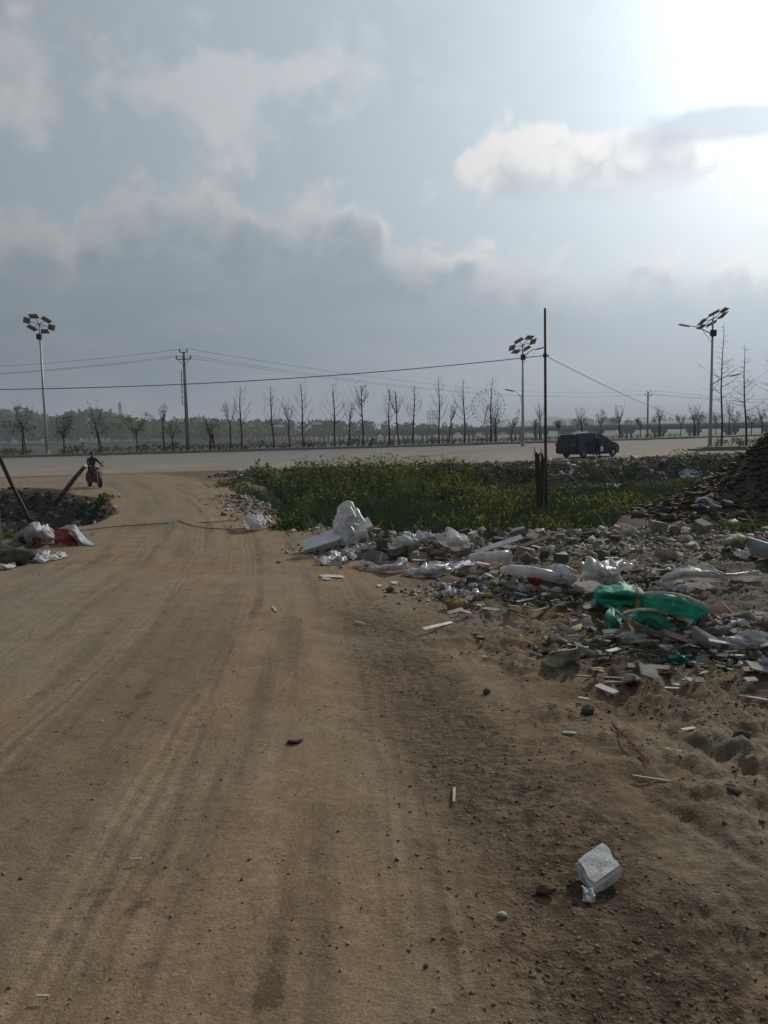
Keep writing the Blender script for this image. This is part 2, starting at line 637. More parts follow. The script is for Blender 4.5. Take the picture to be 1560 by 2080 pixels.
    bump(nt, b, h, 0.03, 0.75)


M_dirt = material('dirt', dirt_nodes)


def micro(x, y):
    u = x + .0064 * y * y
    w = ss(.2, 2.2, u + 1.6 * fbm(x * .8, y * .8, 5, 3)) * (1 - ss(9, 15, y))
    m = 0.014 * fbm(x * 3, y * 3, 7, 4, .6) + w * (0.10 * fbm(x * 2.6, y * 2.6, 11, 6, .70))
    # ruts
    for c, wd, d in ((-3.15, .25, .010), (-1.15, .25, .009), (.2, .25, .007), (1.9, .2, .022)):
        m = m - d * np.exp(-((u - c + .12 * fbm(y * .2, y * 0, 9, 2)) / wd) ** 2)
    # deeper diagonal wheel rut in the soft soil at right
    q = (x - 1.4) + (y - 3.6) * 0.37 + .03 * fbm(y * 3, x * 0, 17, 2)
    m = m - .022 * np.exp(-(q / .04) ** 2) * ss(2.8, 3.0, y) * (1 - ss(3.6, 3.95, y))
    q3 = (x - 1.75) + (y - 4.6) * 0.45
    m = m - .02 * np.exp(-(q3 / .07) ** 2) * ss(3.9, 4.2, y) * (1 - ss(5.0, 5.6, y))
    q2 = (x - 1.23) + (y - 2.65) * 0.42
    tr = .5 + .5 * np.sin((y - x) * 95)
    m = m - (.012 + .02 * tr) * np.exp(-(q2 / .085) ** 4) * ss(2.1, 2.25, y) * (1 - ss(2.9, 3.1, y))
    deep = ss(14, 19, y)
    m = m + deep * ss(.1, .9, -gz(x, y)) * .22 * fbm(x * 1.6, y * 1.6, 31, 4, .6)
    return m


def make_ground():
    rows = [-2.0]
    while rows[-1] < 66:
        rows.append(rows[-1] + max(0.02, 0.0055 * (rows[-1] + 2.0) + 0.004))
    ys = np.array(rows)
    ts = np.linspace(-1, 1, 760)
    ts = 0.95 * np.sign(ts) * np.abs(ts) ** 1.4
    Y, T = np.meshgrid(ys, ts, indexing='ij')
    X = T * (Y + 4.5)
    Z = gz(X, Y) + micro(X, Y)
    under = Y > y_near(X)
    Z = np.where(under, road_z(X, Y) - 0.16 * ss(0, .6, Y - y_near(X)) - .01, Z - .0)
    V = np.stack([X, Y, Z], -1).reshape(-1, 3)
    n, mcol = Y.shape
    i = np.arange(n - 1)[:, None] * mcol + np.arange(mcol - 1)[None, :]
    F = np.stack([i, i + 1, i + mcol + 1, i + mcol], -1).reshape(-1, 4)
    return tag(np_mesh('dirt_ground', V, F, M_dirt, smooth=True), kind='structure')


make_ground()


# ------------------------------------------------------------------ road, verge, plain
def road_nodes(nt, b):
    P = posn(nt)
    x, y, z = separate(nt, P)
    n1 = noise(nt, P, 0.25, 4, 0.6)
    n2 = noise(nt, combine(nt, x * 0.12, (y - x * 0.33) * 0.8, 0.0), 1.0, 5, 0.6)
    n3 = noise(nt, P, 6.0, 5, 0.6)
    col = nmix(nt, n1.step(0.35, 0.65), (0.21, 0.184, 0.151), (0.26, 0.227, 0.185))
    col = nmix(nt, (z.step(0.10, 0.36) * 0.75 + (n2 - 0.5) * 0.5).clamp(), col, (0.178, 0.177, 0.175))
    col = nmix(nt, n2.step(0.55, 0.75) * 0.5, col, (0.17, 0.155, 0.14))
    dust = 1.0 - (z + (n1 - 0.5) * 0.1).step(0.01, 0.09)
    col = nmix(nt, dust * 0.55, col, (0.26, 0.2, 0.138))
    col = nmix(nt, n3.step(0.55, 0.7) * 0.25, col, (0.22, 0.20, 0.175))
    setc(nt, b, 'Base Color', col)
    setc(nt, b, 'Roughness', 0.95)
    setc(nt, b, 'Specular IOR Level', 0.1)
    bump(nt, b, n3, 0.004)


M_road = material('road_concrete', road_nodes)
M_kerb = rough_mat('kerb_concrete', (0.14, 0.13, 0.115), (0.21, 0.195, 0.17), 3.0, 0.85)
M_verge = rough_mat('verge_soil', (0.075, 0.062, 0.04), (0.13, 0.11, 0.065), 1.2, 0.95, 0.03, (0.07, 0.085, 0.03))


def strip(name, xs, prof, mat, kind='structure', smooth=True):
    """prof(x) -> list of (y,z) across the strip."""
    V, F = [], []
    k = None
    for x in xs:
        row = prof(x)
        k = len(row)
        V += [(x, yy, zz) for yy, zz in row]
    for i in range(len(xs) - 1):
        for j in range(k - 1):
            F.append((i * k + j, (i + 1) * k + j, (i + 1) * k + j + 1, i * k + j + 1))
    return tag(np_mesh(name, V, F, mat, smooth=smooth), kind=kind)


def road_prof(x):
    a = float(y_near(x)) + 0.45 * float(fbm(np.array([x * .5]), np.array([1.0]), 41, 4)[0]) + .18 * float(fbm(np.array([x * 2.7]), np.array([1.0]), 43, 2)[0])
    b = float(y_far(x)) + .2
    return [(a, -0.02), (a + .05, 0.02)] + [(a + (b - a) * t, 0.02 + 0.5 * t) for t in (.05, .1, .2, .3, .4, .5, .6, .7, .8, .9, 1.0)]


strip('road', np.arange(-130, 240, .5), road_prof, M_road)


def plain_z(x, y):
    t = x / np.maximum(y, 20)
    return -1.75 - 6.0 * ss(-.22, .10, t) * ss(95, 190, y) - 2.0 * ss(95, 170, y) - 0.5 * ss(80, 95, y)


def verge_prof(x):
    b = float(y_far(x))
    o = []
    n = float(fbm(np.array([x * .6]), np.array([0.0]), 51, 3)[0])
    for d, z in ((.02, .68), (.45, .69), (1.4, .72), (3.0, .72), (5.0, .66 + .1 * n), (7.0, .4), (10, -.5), (14, -1.6), (18, -2.6)):
        o.append((b + d, z))
    return o


strip('verge', np.arange(-130, 240, 1.0), verge_prof, M_verge)
strip('kerb', np.arange(-130, 240, 1.0), lambda x: [(float(y_far(x)) - .14, .45), (float(y_far(x)) - .14, .665), (float(y_far(x)) - .12, .684), (float(y_far(x)) + .04, .684)], M_kerb, smooth=False)


def plain_nodes(nt, b):
    P = posn(nt)
    x, y, z = separate(nt, P)
    n1 = noise(nt, combine(nt, x * 0.01, y * 0.035, 0.0), 1.0, 6, 0.6)
    n2 = noise(nt, combine(nt, x * 0.05, y * 0.25, 0.0), 1.0, 5, 0.6)
    n3 = noise(nt, P, 0.4, 4, 0.6)
    col = nmix(nt, n1.step(0.4, 0.6), (0.030, 0.027, 0.021), (0.048, 0.042, 0.032))
    col = nmix(nt, n2.step(0.56, 0.70) * 0.7, col, (0.11, 0.10, 0.082))
    col = nmix(nt, n3.step(0.55, 0.7) * 0.5, col, (0.045, 0.055, 0.022))
    t = x / y
    gr = (t + (n1 - 0.5) * 0.1).step(0.02, 0.16)
    col = nmix(nt, gr * 0.8, col, nmix(nt, n2.step(0.4, 0.65), (0.05, 0.062, 0.034), (0.085, 0.092, 0.06)))
    setc(nt, b, 'Base Color', col)
    setc(nt, b, 'Roughness', 0.95)
    setc(nt, b, 'Specular IOR Level', 0.1)
    bump(nt, b, n3, 0.3)


M_plain = material('river_plain', plain_nodes)


def make_plain():
    ys = np.concatenate([[62], np.geomspace(70, 5200, 90)])
    ts = np.linspace(-1.9, 1.9, 150)
    Y, T = np.meshgrid(ys, ts, indexing='ij')
    X = T * (Y + 30)
    Z = plain_z(X, Y) + ss(80, 200, Y) * .9 * fbm(X * .02, Y * .05, 61, 3)
    Z = np.where(Y < 95, np.minimum(Z, -2.2), Z)
    V = np.stack([X, Y, Z], -1).reshape(-1, 3)
    n, mcol = Y.shape
    i = np.arange(n - 1)[:, None] * mcol + np.arange(mcol - 1)[None, :]
    F = np.stack([i, i + 1, i + mcol + 1, i + mcol], -1).reshape(-1, 4)
    return tag(np_mesh('river_plain', V, F, M_plain, smooth=True), kind='structure')


make_plain()

# hills far to the right
M_hill = rough_mat('hill', (0.05, 0.065, 0.05), (0.07, 0.08, 0.06), 0.01, 0.95, 0)


def make_hill(name, y0, x0, x1, h, seed):
    V, F = [], []
    n = 90
    for i in range(n):
        t = i / (n - 1)
        x = x0 + (x1 - x0) * t
        e = math.sin(math.pi * t) ** .6
        hh = h * e * (0.7 + 1.0 * float(fbm(np.array([t * 6.0]), np.array([seed * 1.0]), seed, 4)[0]))
        V += [(x, y0 - 160, -14), (x, y0 - 60, hh * .6 - 4), (x, y0, hh), (x, y0 + 80, hh * .5 - 4), (x, y0 + 200, -14)]
    for i in range(n - 1):
        for j in range(4):
            F.append((i * 5 + j, i * 5 + 5 + j, i * 5 + 6 + j, i * 5 + 1 + j))
    return tag(np_mesh(name, V, F, M_hill, smooth=True), kind='structure')


make_hill('hill', 3300, 450, 2100, 46, 3)
make_hill('hill', 2700, 260, 1300, 24, 8)

# ------------------------------------------------------------------ materials for far things
M_conc = rough_mat('weathered_concrete', (0.20, 0.20, 0.195), (0.29, 0.285, 0.27), 2.0, 0.85)
M_bridge = rough_mat('bridge_concrete', (0.13, 0.14, 0.14), (0.18, 0.19, 0.19), 0.15, 0.9, 0.0)
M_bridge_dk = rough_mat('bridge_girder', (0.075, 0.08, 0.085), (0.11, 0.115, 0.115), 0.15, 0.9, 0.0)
M_steel = rough_mat('galvanised_steel', (0.34, 0.36, 0.38), (0.42, 0.44, 0.46), 8.0, 0.45, 0.0, spec=0.5)
M_darkmetal = rough_mat('dark_metal', (0.03, 0.03, 0.032), (0.06, 0.058, 0.055), 10.0, 0.6, 0.002)
M_rust = rough_mat('rusty_pipe', (0.055, 0.033, 0.022), (0.10, 0.055, 0.034), 6.0, 0.85, 0.004)
M_panelback = rough_mat('panel_back', (0.16, 0.17, 0.16), (0.20, 0.205, 0.19), 5.0, 0.6, 0.0)
M_panelcell = rough_mat('solar_cell', (0.010, 0.014, 0.035), (0.02, 0.025, 0.05), 5.0, 0.25, 0.0, spec=0.6)
M_alu = rough_mat('aluminium_frame', (0.6, 0.6, 0.6), (0.7, 0.7, 0.7), 5.0, 0.35, 0.0, spec=0.6)
M_bark = rough_mat('bark', (0.040, 0.032, 0.025), (0.075, 0.060, 0.046), 9.0, 0.95, 0.01)
M_barkred = rough_mat('bark_red', (0.12, 0.055, 0.042), (0.17, 0.08, 0.06), 5.0, 0.95, 0.01)
M_leafg = rough_mat('leaf_green', (0.045, 0.085, 0.016), (0.10, 0.15, 0.03), 3.0, 0.7, 0.0, transl=0.35, island=0.7)
M_leafd = rough_mat('leaf_dark', (0.032, 0.055, 0.016), (0.07, 0.095, 0.026), 3.0, 0.75, 0.0, transl=0.25, island=0.7)
M_leafb = rough_mat('leaf_brown', (0.075, 0.055, 0.026), (0.12, 0.10, 0.04), 3.0, 0.85, 0.0, transl=0.25, island=0.7)
M_shrub_red = rough_mat('shrub_red', (0.085, 0.035, 0.022), (0.14, 0.07, 0.035), 3.0, 0.85, 0.0, transl=0.2, island=0.8)
M_wood = rough_mat('far_foliage', (0.100, 0.122, 0.036), (0.160, 0.182, 0.062), 0.03, 0.9, 0.0, transl=0.2, island=0.35)
M_white = rough_mat('white_paint', (0.7, 0.7, 0.69), (0.78, 0.78, 0.77), 1.0, 0.6, 0.0)
M_wire = rough_mat('black_cable', (0.015, 0.015, 0.016), (0.03, 0.03, 0.03), 10.0, 0.6, 0.0)
M_ins = rough_mat('insulator', (0.05, 0.035, 0.03), (0.08, 0.06, 0.05), 10.0, 0.3, 0.0)
M_black = rough_mat('black_plastic', (0.012, 0.012, 0.013), (0.02, 0.02, 0.02), 10.0, 0.5, 0.0)
M_glass = rough_mat('lamp_glass', (0.5, 0.52, 0.52), (0.6, 0.6, 0.6), 10.0, 0.2, 0.0, spec=0.6)

# ------------------------------------------------------------------ haze
def make_haze():
    m = bpy.data.materials.new('haze')
    m.use_nodes = True
    nt = m.node_tree
    nt.nodes.clear()
    v = nt.nodes.new('ShaderNodeVolumePrincipled')
    v.inputs['Color'].default_value = (0.74, 0.83, 0.95, 1)
    v.inputs['Density'].default_value = 0.00037
    v.inputs['Anisotropy'].default_value = 0.0
    o = nt.nodes.new('ShaderNodeOutputMaterial')
    nt.links.new(v.outputs[0], o.inputs['Volume'])
    b = MB()
    b.box((0, 2600, 28), (11500, 5400, 80))
    ob = b.build('haze', m)
    tag(ob, kind='stuff')


make_haze()

# ------------------------------------------------------------------ viaduct
def make_bridge():
    A, B = Vector((255, 330, 0)), Vector((-300, 942, 0))
    d = (B - A).normalized()
    n = Vector((d.y, -d.x, 0))
    root = empty('viaduct', (A.x, A.y, -9), 0, 'long grey concrete viaduct on rows of columns crossing the river plain', 'bridge')
    L = (B - A).length
    zt = 2.35

    def P(s, t, z):
        return A + d * s + n * t + Vector((0, 0, z)) - root.location

    def slab(s0, s1, t0, t1, z0, z1):
        b = MB()
        vs = [P(s, t, z) for z in (z0, z1) for s, t in ((s0, t0), (s1, t0), (s1, t1), (s0, t1))]
        b.add(vs, [(3, 2, 1, 0), (4, 5, 6, 7), (0, 1, 5, 4), (1, 2, 6, 5), (2, 3, 7, 6), (3, 0, 4, 7)])
        return b
    slab(-30, L, -8, 8, zt - 1.5, zt - .95).build('deck', M_bridge, root)
    for t in (-5.6, -1.9, 1.9, 5.6):
        slab(-30, L, t - 1.1, t + 1.1, zt - 3.1, zt - 1.51).build('girder', M_bridge_dk, root)
    for t in (-7.8, 7.8):
        p = slab(-30, L, t - .12, t + .12, zt - .94, zt - .1).build('parapet', M_bridge, root)
        b = MB()
        s = -30
        while s < 420:
            b.tube([P(s, t, zt - .1), P(s, t, zt + .35)], .07, 4)
            s += 4
        b.tube([P(-30, t, zt + .35), P(L, t, zt + .35)], .08, 4)
        b.build('railing', M_bridge_dk, p)
    s = 12.0
    while s < L:
        b = MB()
        # hammerhead cap with chamfered ends
        prof = [(-7.4, zt - 3.15), (7.4, zt - 3.15), (7.4, zt - 4.1), (6.4, zt - 5.0), (-6.4, zt - 5.0), (-7.4, zt - 4.1)]
        vs = [P(s - .9, t, z) for t, z in prof] + [P(s + .9, t, z) for t, z in prof]
        b.add(vs, [(5, 4, 3, 2, 1, 0), (6, 7, 8, 9, 10, 11)] + [(i, (i + 1) % 6, 6 + (i + 1) % 6, 6 + i) for i in range(6)])
        cap = b.build('pier_cap', M_bridge_dk, root)
        for t in (-4.6, 0, 4.6):
            b = MB()
            b.tube([P(s, t, zt - 4.9), P(s, t, -11.5)], .75, 8)
            b.build('column', M_bridge_dk, cap)
        s += 20
    return root


make_bridge()

# ------------------------------------------------------------------ far woods (one mass)
def make_woods():
    rng = np.random.default_rng(5)
    V, F = [], []
    C = []
    n = 620
    px = rng.uniform(-180, 1080, n)
    for i in range(n):
        p = px[i]
        top = np.interp(p, [-150, 0, 60, 110, 160, 220, 290, 400, 520, 640, 760, 900, 1000, 1060], [832, 836, 832, 850, 830, 836, 855, 850, 856, 852, 858, 864, 868, 874])
        top += rng.normal(0, 3.5)
        y = rng.uniform(560, 700)
        q = AT(p, top, y)
        C.append((q.x, y, q.z))
    for (x, y, zt) in C:
        zb = -4.0
        h = max(zt - zb, 4)
        w = h * rng.uniform(.16, .3)
        k = 34
        c = rng.normal(0, 1, (k, 3))
        c /= np.linalg.norm(c, axis=1)[:, None] + 1e-6
        c *= rng.uniform(.4, 1, (k, 1)) ** .5
        ctr = np.stack([x + c[:, 0] * w, y + c[:, 1] * w, zb + h * (.55 + .45 * c[:, 2])], -1)
        a, bvec = rng.normal(0, 1, (k, 3)), rng.normal(0, 1, (k, 3))
        a[:, 2] *= 1.6
        sz = rng.uniform(.5, 1.3, (k, 1)) * h * .055
        a, bvec = a / np.linalg.norm(a, axis=1)[:, None] * sz * 1.5, bvec / np.linalg.norm(bvec, axis=1)[:, None] * sz
        o = len(V) * 4
        V.append(np.stack([ctr - a - bvec, ctr + a - bvec, ctr + a + bvec, ctr - a + bvec], 1).reshape(-1, 3))
    V = np.concatenate(V)
    F = np.arange(len(V)).reshape(-1, 4)
    o = np_mesh('woodland', V, F, M_wood)
    tag(o, 'hazy pale green woodland along the far river bank', 'woodland', kind='stuff')


make_woods()

# ------------------------------------------------------------------ ferris wheel, tower, sign frame, depot roof
def make_ferris():
    c = AT(992, 824, 900)
    root = empty('ferris_wheel', (c.x, 900, -9), R(-12), 'grey ferris wheel with hanging gondolas standing far behind the viaduct', 'ferris wheel')
    H = c.z + 9
    Rr = 18.5
    b = MB()
    b.torus((0, -1.2, H), Rr, .09, nu=48, nv=5)
    b.torus((0, 1.2, H), Rr, .09, nu=48, nv=5)
    b.torus((0, -1.2, H), Rr * .82, 0.09, nu=48, nv=4)
    b.torus((0, 1.2, H), Rr * .82, 0.09, nu=48, nv=4)
    b.build('rim', M_steel, root)
    b = MB()
    for k in range(24):
        a = 2 * math.pi * k / 24
        for y in (-1.2, 1.2):
            b.tube([(0, y * 1.3, H), (Rr * math.cos(a), y, H + Rr * math.sin(a))], .04, 4)
    b.build('spokes', M_steel, root)
    for y in (-3.2, 3.2):
        for s in (-1, 1):
            b = MB()
            b.tube([(s * .6, y * .5, H + .5), (s * 8.5, y * 1.5, -2)], [.5, .8], 6)
            b.build('leg', M_steel, root)
    b = MB()
    b.tube([(0, -3, H), (0, 3, H)], .9, 10)
    b.build('hub', M_steel, root)
    for k in range(24):
        a = 2 * math.pi * (k + .5) / 24
        p = Vector((Rr * math.cos(a), 0, H + Rr * math.sin(a)))
        b = MB()
        b.ell(p + Vector((0, 0, -1.4)), (1.0, .9, .95), 8, 6)
        b.box(p + Vector((0, 0, -.2)), (.2, 2.6, .2))
        b.build('gondola', M_steel, root)


make_ferris()


def make_tower():
    c = AT(243, 818, 800)
    root = empty('lattice_tower', (c.x, 800, -8), 0, 'small dark lattice mast rising above the far woodland', 'mast')
    h = c.z + 8
    b = MB()
    for sx in (-1, 1):
        for sy in (-1, 1):
            b.tube([(sx * 2.2, sy * 2.2, 0), (sx * .8, sy * .8, h)], .22, 4)
    for k in range(10):
        z0, z1 = h * k / 10, h * (k + 1) / 10
        w0, w1 = 2.2 - 1.4 * k / 10, 2.2 - 1.4 * (k + 1) / 10
        for sy in (-1, 1):
            b.tube([(-w0, sy * w0, z0), (w1, sy * w1, z1)], .12, 4)
            b.tube([(w0, sy * w0, z0), (-w1, sy * w1, z1)], .12, 4)
    b.build('lattice', M_darkmetal, root)
    b = MB()
    b.box((0, 0, h - 3), (2.6, 2.6, .5))
    b.tube([(0, 0, h), (0, 0, h + 4)], .15, 4)
    b.build('antenna', M_darkmetal, root)


make_tower()


def make_sign_frame():
    c = AT(880, 838, 520)
    root = empty('sign_frame', (c.x, 520, -8), R(5), 'empty dark steel sign frame on legs above the viaduct', 'sign frame')
    z = c.z + 8
    w, h = 7.4, 4.6
    for k in range(8):
        x = -w / 2 + w * k / 7
        b = MB()
        b.tube([(x, 0, 0), (x, 0, z + .9)], .13, 4)
        b.build('upright', M_darkmetal, root)
    for k in range(3):
        b = MB()
        zz = z + .9 - h * k / 2
        b.tube([(-w / 2, 0, zz), (w / 2, 0, zz)], .12, 4)
        b.build('rail', M_darkmetal, root)


make_sign_frame()


def make_shed(px, py, dist, w, h, label, name='depot'):
    c = AT(px, py, dist)
    root = empty(name, (c.x, dist, c.z - h / 2), R(8), label, 'building')
    b = MB()
    b.box((0, 0, h * .35), (w, w * .45, h * .7))
    b.build('wall', M_conc, root)
    b = MB()
    b.box((0, 0, h * .85), (w * 1.06, w * .5, h * .28), taper=.8)
    b.build('roof', M_white, root)


make_shed(644, 866, 520, 6.5, 5.5, 'white roofed shed at the foot of the far woodland')
make_shed(566, 870, 540, 7.5, 4.5, 'low grey shed with pale roof before the far woodland')


# far hazy towers on the right
def make_block(px, top, dist, w, label):
    c = AT(px, top, dist)
    root = empty('apartment_tower', (c.x, dist, -10), R(15), label, 'building', 'hazy towers beyond the viaduct')
    h = c.z + 10
    b = MB()
    b.box((0, 0, h / 2), (w, w * .7, h))
    b.build('wall', M_conc, root)
    b = MB()
    b.box((0, 0, h + 1), (w * .5, w * .35, 2.0))
    b.build('roof_house', M_conc, root)


for px, tp, w in ((1196, 852, 16), (1228, 848, 12), (1243, 850, 12), (1166, 853, 14), (1285, 856, 26), (1136, 856, 20)):
    make_block(px, tp, 1500, w, 'hazy grey apartment tower far beyond the viaduct')

# ------------------------------------------------------------------ street lamps
def make_lamp(bx, by, tx, ty, dist, phi, arms, label):
    base = AT(bx, by, dist)
    top = AT(tx, ty, dist)
    h = top.z - base.z
    root = empty('solar_street_lamp', base, 0, label, 'street lamp', 'solar street lamps along the road')
    b = MB()
    b.tube([(0, 0, -.15), (0, 0, h * .33), (0, 0, h)], [.15, .125, .075], 10)
    b.box((0, 0, .02), (.5, .5, .06))
    p = b.build('pole', M_steel, root, True)
    b = MB()
    b.tube([(0, 0, .05), (0, 0, .30)], .2, 10)
    b.build('base_collar', M_steel, p)
    b = MB()
    b.box((0, -.16, h - .9), (.42, .3, .5))
    b.build('control_box', M_black, root)
    Rm = Matrix.Rotation(phi, 3, 'Z') @ Matrix.Rotation(R(-32), 3, 'X')
    c = Vector((0, 0, h + .25))
    b = MB()
    b.tube([(0, 0, h - .6), c], .06, 6)
    for k in range(6):
        a = math.pi / 6 + math.pi * k / 3
        b.tube([c, c + Rm @ Vector((math.cos(a) * .95, math.sin(a) * .95, 0))], .028, 5)
    b.build('panel_frame', M_darkmetal, root)
    for k in range(6):
        a = math.pi / 6 + math.pi * k / 3
        Rk = Rm @ Matrix.Rotation(a, 3, 'Z')
        pc = c + Rk @ Vector((1.06, 0, .03))
        b = MB()
        b.box(pc, (.56, .84, .035), Rk, 0)
        o = b.build('solar_panel', M_panelback, root)
        b = MB()
        b.box(pc + Rk @ Vector((0, 0, .0215)), (.52, .80, .006), Rk)
        b.build('cells', M_panelcell, o)
        b = MB()
        for s in (-1, 1):
            b.box(pc + Rk @ Vector((s * .29, 0, 0)), (.022, .88, .045), Rk)
            b.box(pc + Rk @ Vector((0, s * .431, 0)), (.555, .022, .045), Rk)
        b.build('edge_frame', M_alu, o)
    for (side, zf, ln) in arms:
        z0 = h * zf
        pts = [(side * ln * t, 0, z0 + .75 * math.sin(t * 1.45)) for t in (0.02, .2, .4, .6, .8, 1.0)]
        b = MB()
        b.tube(pts, [.05, .045, .042, .038, .035, .03], 6)
        b.tube([(side * .06, 0, z0 - .62), (side * ln * .22, 0, z0 - .15), (side * ln * .42, 0, z0 + .36)], .022, 5)
        o = b.build('arm', M_steel, root)
        q = Vector(pts[-1])
        Rh = Matrix.Rotation(-side * R(12), 3, 'Y')
        b = MB()
        b.box(q + Vector((side * .42, 0, .05)), (.95, .30, .10), Rh, taper=.75)
        hd = b.build('lamp_head', M_steel, o)
        b = MB()
        b.box(q + Vector((side * .45, 0, -.012)), (.6, .22, .02), Rh)
        b.build('lens', M_glass, hd)


make_lamp(96, 922, 80, 664, 74, R(-4), (), 'street lamp with a ring of six solar panels and no side arms')
make_lamp(1062, 903, 1064, 706, 76, R(34), ((1, .90, 1.15), (-1, .48, .85)), 'solar street lamp on the far verge behind the rusty pole and parked car')
make_lamp(1442, 909, 1447, 654, 65.5, R(46), ((-1, .90, 1.9), (1, .50, 1.5)), 'solar street lamp with two curved arms standing on the kerbed island')

# ------------------------------------------------------------------ poles and wires
def make_utility_pole(base, h, rz, label, pipe=True):
    root = empty('utility_pole', base, rz, label, 'utility pole', 'concrete utility poles')
    b = MB()
    b.tube([(0, 0, -.3), (0, 0, h)], [.25, .15], 10)
    b.build('pole', M_conc, root, True)
    b = MB()
    b.box((0, -.19, h - .75), (1.7, .09, .10))
    arm = b.build('crossarm', M_darkmetal, root)
    b = MB()
    b.tube([(-.6, -.16, h - .8), (0, -.17, h - 1.6)], .025, 4)
    b.tube([(.6, -.16, h - .8), (0, -.17, h - 1.6)], .025, 4)
    b.build('brace', M_darkmetal, arm)
    for x, z in ((-.8, h - .70), (.8, h - .70), (-.42, h + .05), (.42, h + .05)):
        b = MB()
        b.tube([(x, -.19, z), (x, -.19, z + .12), (x, -.19, z + .3), (x, -.19, z + .38)], [.03, .08, .08, .03], 8)
        b.build('insulator', M_ins, arm)
    b = MB()
    b.box((0, -.05, h + .03), (.95, .08, .08))
    b.build('top_bracket', M_darkmetal, root)
    if pipe:
        b = MB()
        b.tube([(-.42, 0, h * .46), (-.36, 0, h * .82)], .04, 6)
        for k in range(6):
            z = h * (.48 + .06 * k)
            b.box((-.24, -.03, z), (.40, .04, .05))
        b.build('cable_pipe', M_darkmetal, root)
    return root


def wire(name, a, bb, sag, r, label, group=None, n=14):
    a, bb = Vector(a), Vector(bb)
    pts = [a.lerp(bb, t / n) - Vector((0, 0, 4 * sag * (t / n) * (1 - t / n))) for t in range(n + 1)]
    m = MB()
    m.tube(pts, r, 5)
    return tag(m.build(name, M_wire), label, 'cable', group)


p1b, p1t = AT(382, 914, 91), AT(372, 716, 91)
h1 = p1t.z - p1b.z
make_utility_pole(p1b, h1, 0, 'weathered concrete utility pole with a pipe strapped on, beyond the verge trees')
p2b, p2t = AT(1315, 893, 185), AT(1316, 797, 185)
h2 = p2t.z - p2b.z
make_utility_pole(p2b, h2, R(12), 'concrete utility pole with braced crossarm standing before the viaduct', False)
e_l, e_r = AT(-520, 762, 78), AT(2000, 818, 300)
p0b = AT(-520, 930, 78)
make_utility_pole(p0b, e_l.z - p0b.z, 0, 'concrete utility pole beside the road past the solar lamp without arms', False)
for i, dx in enumerate((-.8, .8, .42)):
    z = -.35 if abs(dx) > .5 else .42
    wire('power_line', e_l + Vector((dx, -.19, z)), p1t + Vector((dx, -.19, z)), .9, .014, ('top' if i == 2 else 'lower') + ' power wire between the strapped utility pole and the pole past the armless lamp', 'power wires on the utility poles')
    wire('power_line', p1t + Vector((dx, -.19, z)), p2t + Vector((dx, -.19, z)), 2.2, .017, ('top' if i == 2 else 'lower') + ' power wire between the strapped utility pole and the pole before the viaduct', 'power wires on the utility poles', 22)
    wire('power_line', p2t + Vector((dx, -.19, z)), e_r + Vector((dx, -.19, z)), 2.0, .030, ('top' if i == 2 else 'lower') + ' power wire leaving the viaduct side pole past the island lamp', 'power wires on the utility poles')

# rusty steel pole in the hollow, with its cable
sp = AT(1109, 1046, 32.0)
spt = AT(1107, 626, 32.0)
sp.z = g(sp.x, sp.y) - .1
root = empty('steel_pole', sp, 0, 'slender rusty steel pole rising from the rape field', 'pole')
hs = spt.z - sp.z
lx = spt.x - sp.x
b = MB()
b.tube([(0, 0, 0), (lx * .5, 0, hs * .5), (lx, 0, hs)], [.062, .055, .045], 8)
b.build('pipe', M_rust, root, True)
b = MB()
ck = AT(1107, 722, 32.0) - sp
b.tube([ck + Vector((0, 0, -.08)), ck + Vector((0, 0, .08))], .075, 8)
b.box(ck + Vector((.09, 0, 0)), (.12, .05, .05))
b.build('cable_clamp', M_darkmetal, root)
ck = AT(1107, 722, 32.0)
wire('overhead_cable', ck, AT(-480, 786, 31.0), .55, .016, 'black overhead cable running level from the rusty pole across the track', None, 24)
wire('overhead_cable', ck, AT(1413, 856, 98), .35, .018, 'black cable sloping down from the rusty pole towards the verge trees', None, 16)


def ragged_post(px, py_top, dist, r, label, seed):
    top = AT(px, py_top, dist)
    z0 = g(top.x, dist) - .2
    root = empty('wooden_post', (top.x, dist, z0), 0, label, 'post')
    h = top.z - z0
    rng = random.Random(seed)
    n, lv = 9, 7
    V, F = [], []
    for j in range(lv):
        t = j / (lv - 1)
        for k in range(n):
            a = 2 * math.pi * k / n
            rr = r * (1.15 - .25 * t) * (1 + .14 * rng.uniform(-1, 1))
            zz = h * t + (rng.uniform(-.02, .16) if j == lv - 1 else 0)
            V.append((rr * math.cos(a) + .05 * math.sin(t * 3 + seed), rr * math.sin(a), zz))
    for j in range(lv - 1):
        for k in range(n):
            F.append((j * n + k, j * n + (k + 1) % n, (j + 1) * n + (k + 1) % n, (j + 1) * n + k))
    V.append((.04, 0, h - .05))
    for k in range(n):
        F.append(((lv - 1) * n + k, (lv - 1) * n + (k + 1) % n, len(V) - 1))
    b = MB()
    b.add(V, F)
    b.build('shaft', M_bark, root)
    b = MB()
    for k in range(4):
        a = rng.uniform(0, 6.28)
        b.tube([(r * .6 * math.cos(a), r * .6 * math.sin(a), h - .05), (r * 1.4 * math.cos(a), r * 1.2 * math.sin(a), h + rng.uniform(.08, .3)), (r * 2.0 * math.cos(a), r * 2 * math.sin(a), h - rng.uniform(.0, .25))], [.018, .012, .006], 4)
    b.build('splinter', M_bark, root)


ragged_post(1093, 924, 31.6, .105, 'taller of two dark ragged posts beside the rusty pole', 1)
ragged_post(1102, 935, 31.2, .10, 'shorter of two dark ragged posts beside the rusty pole', 4)

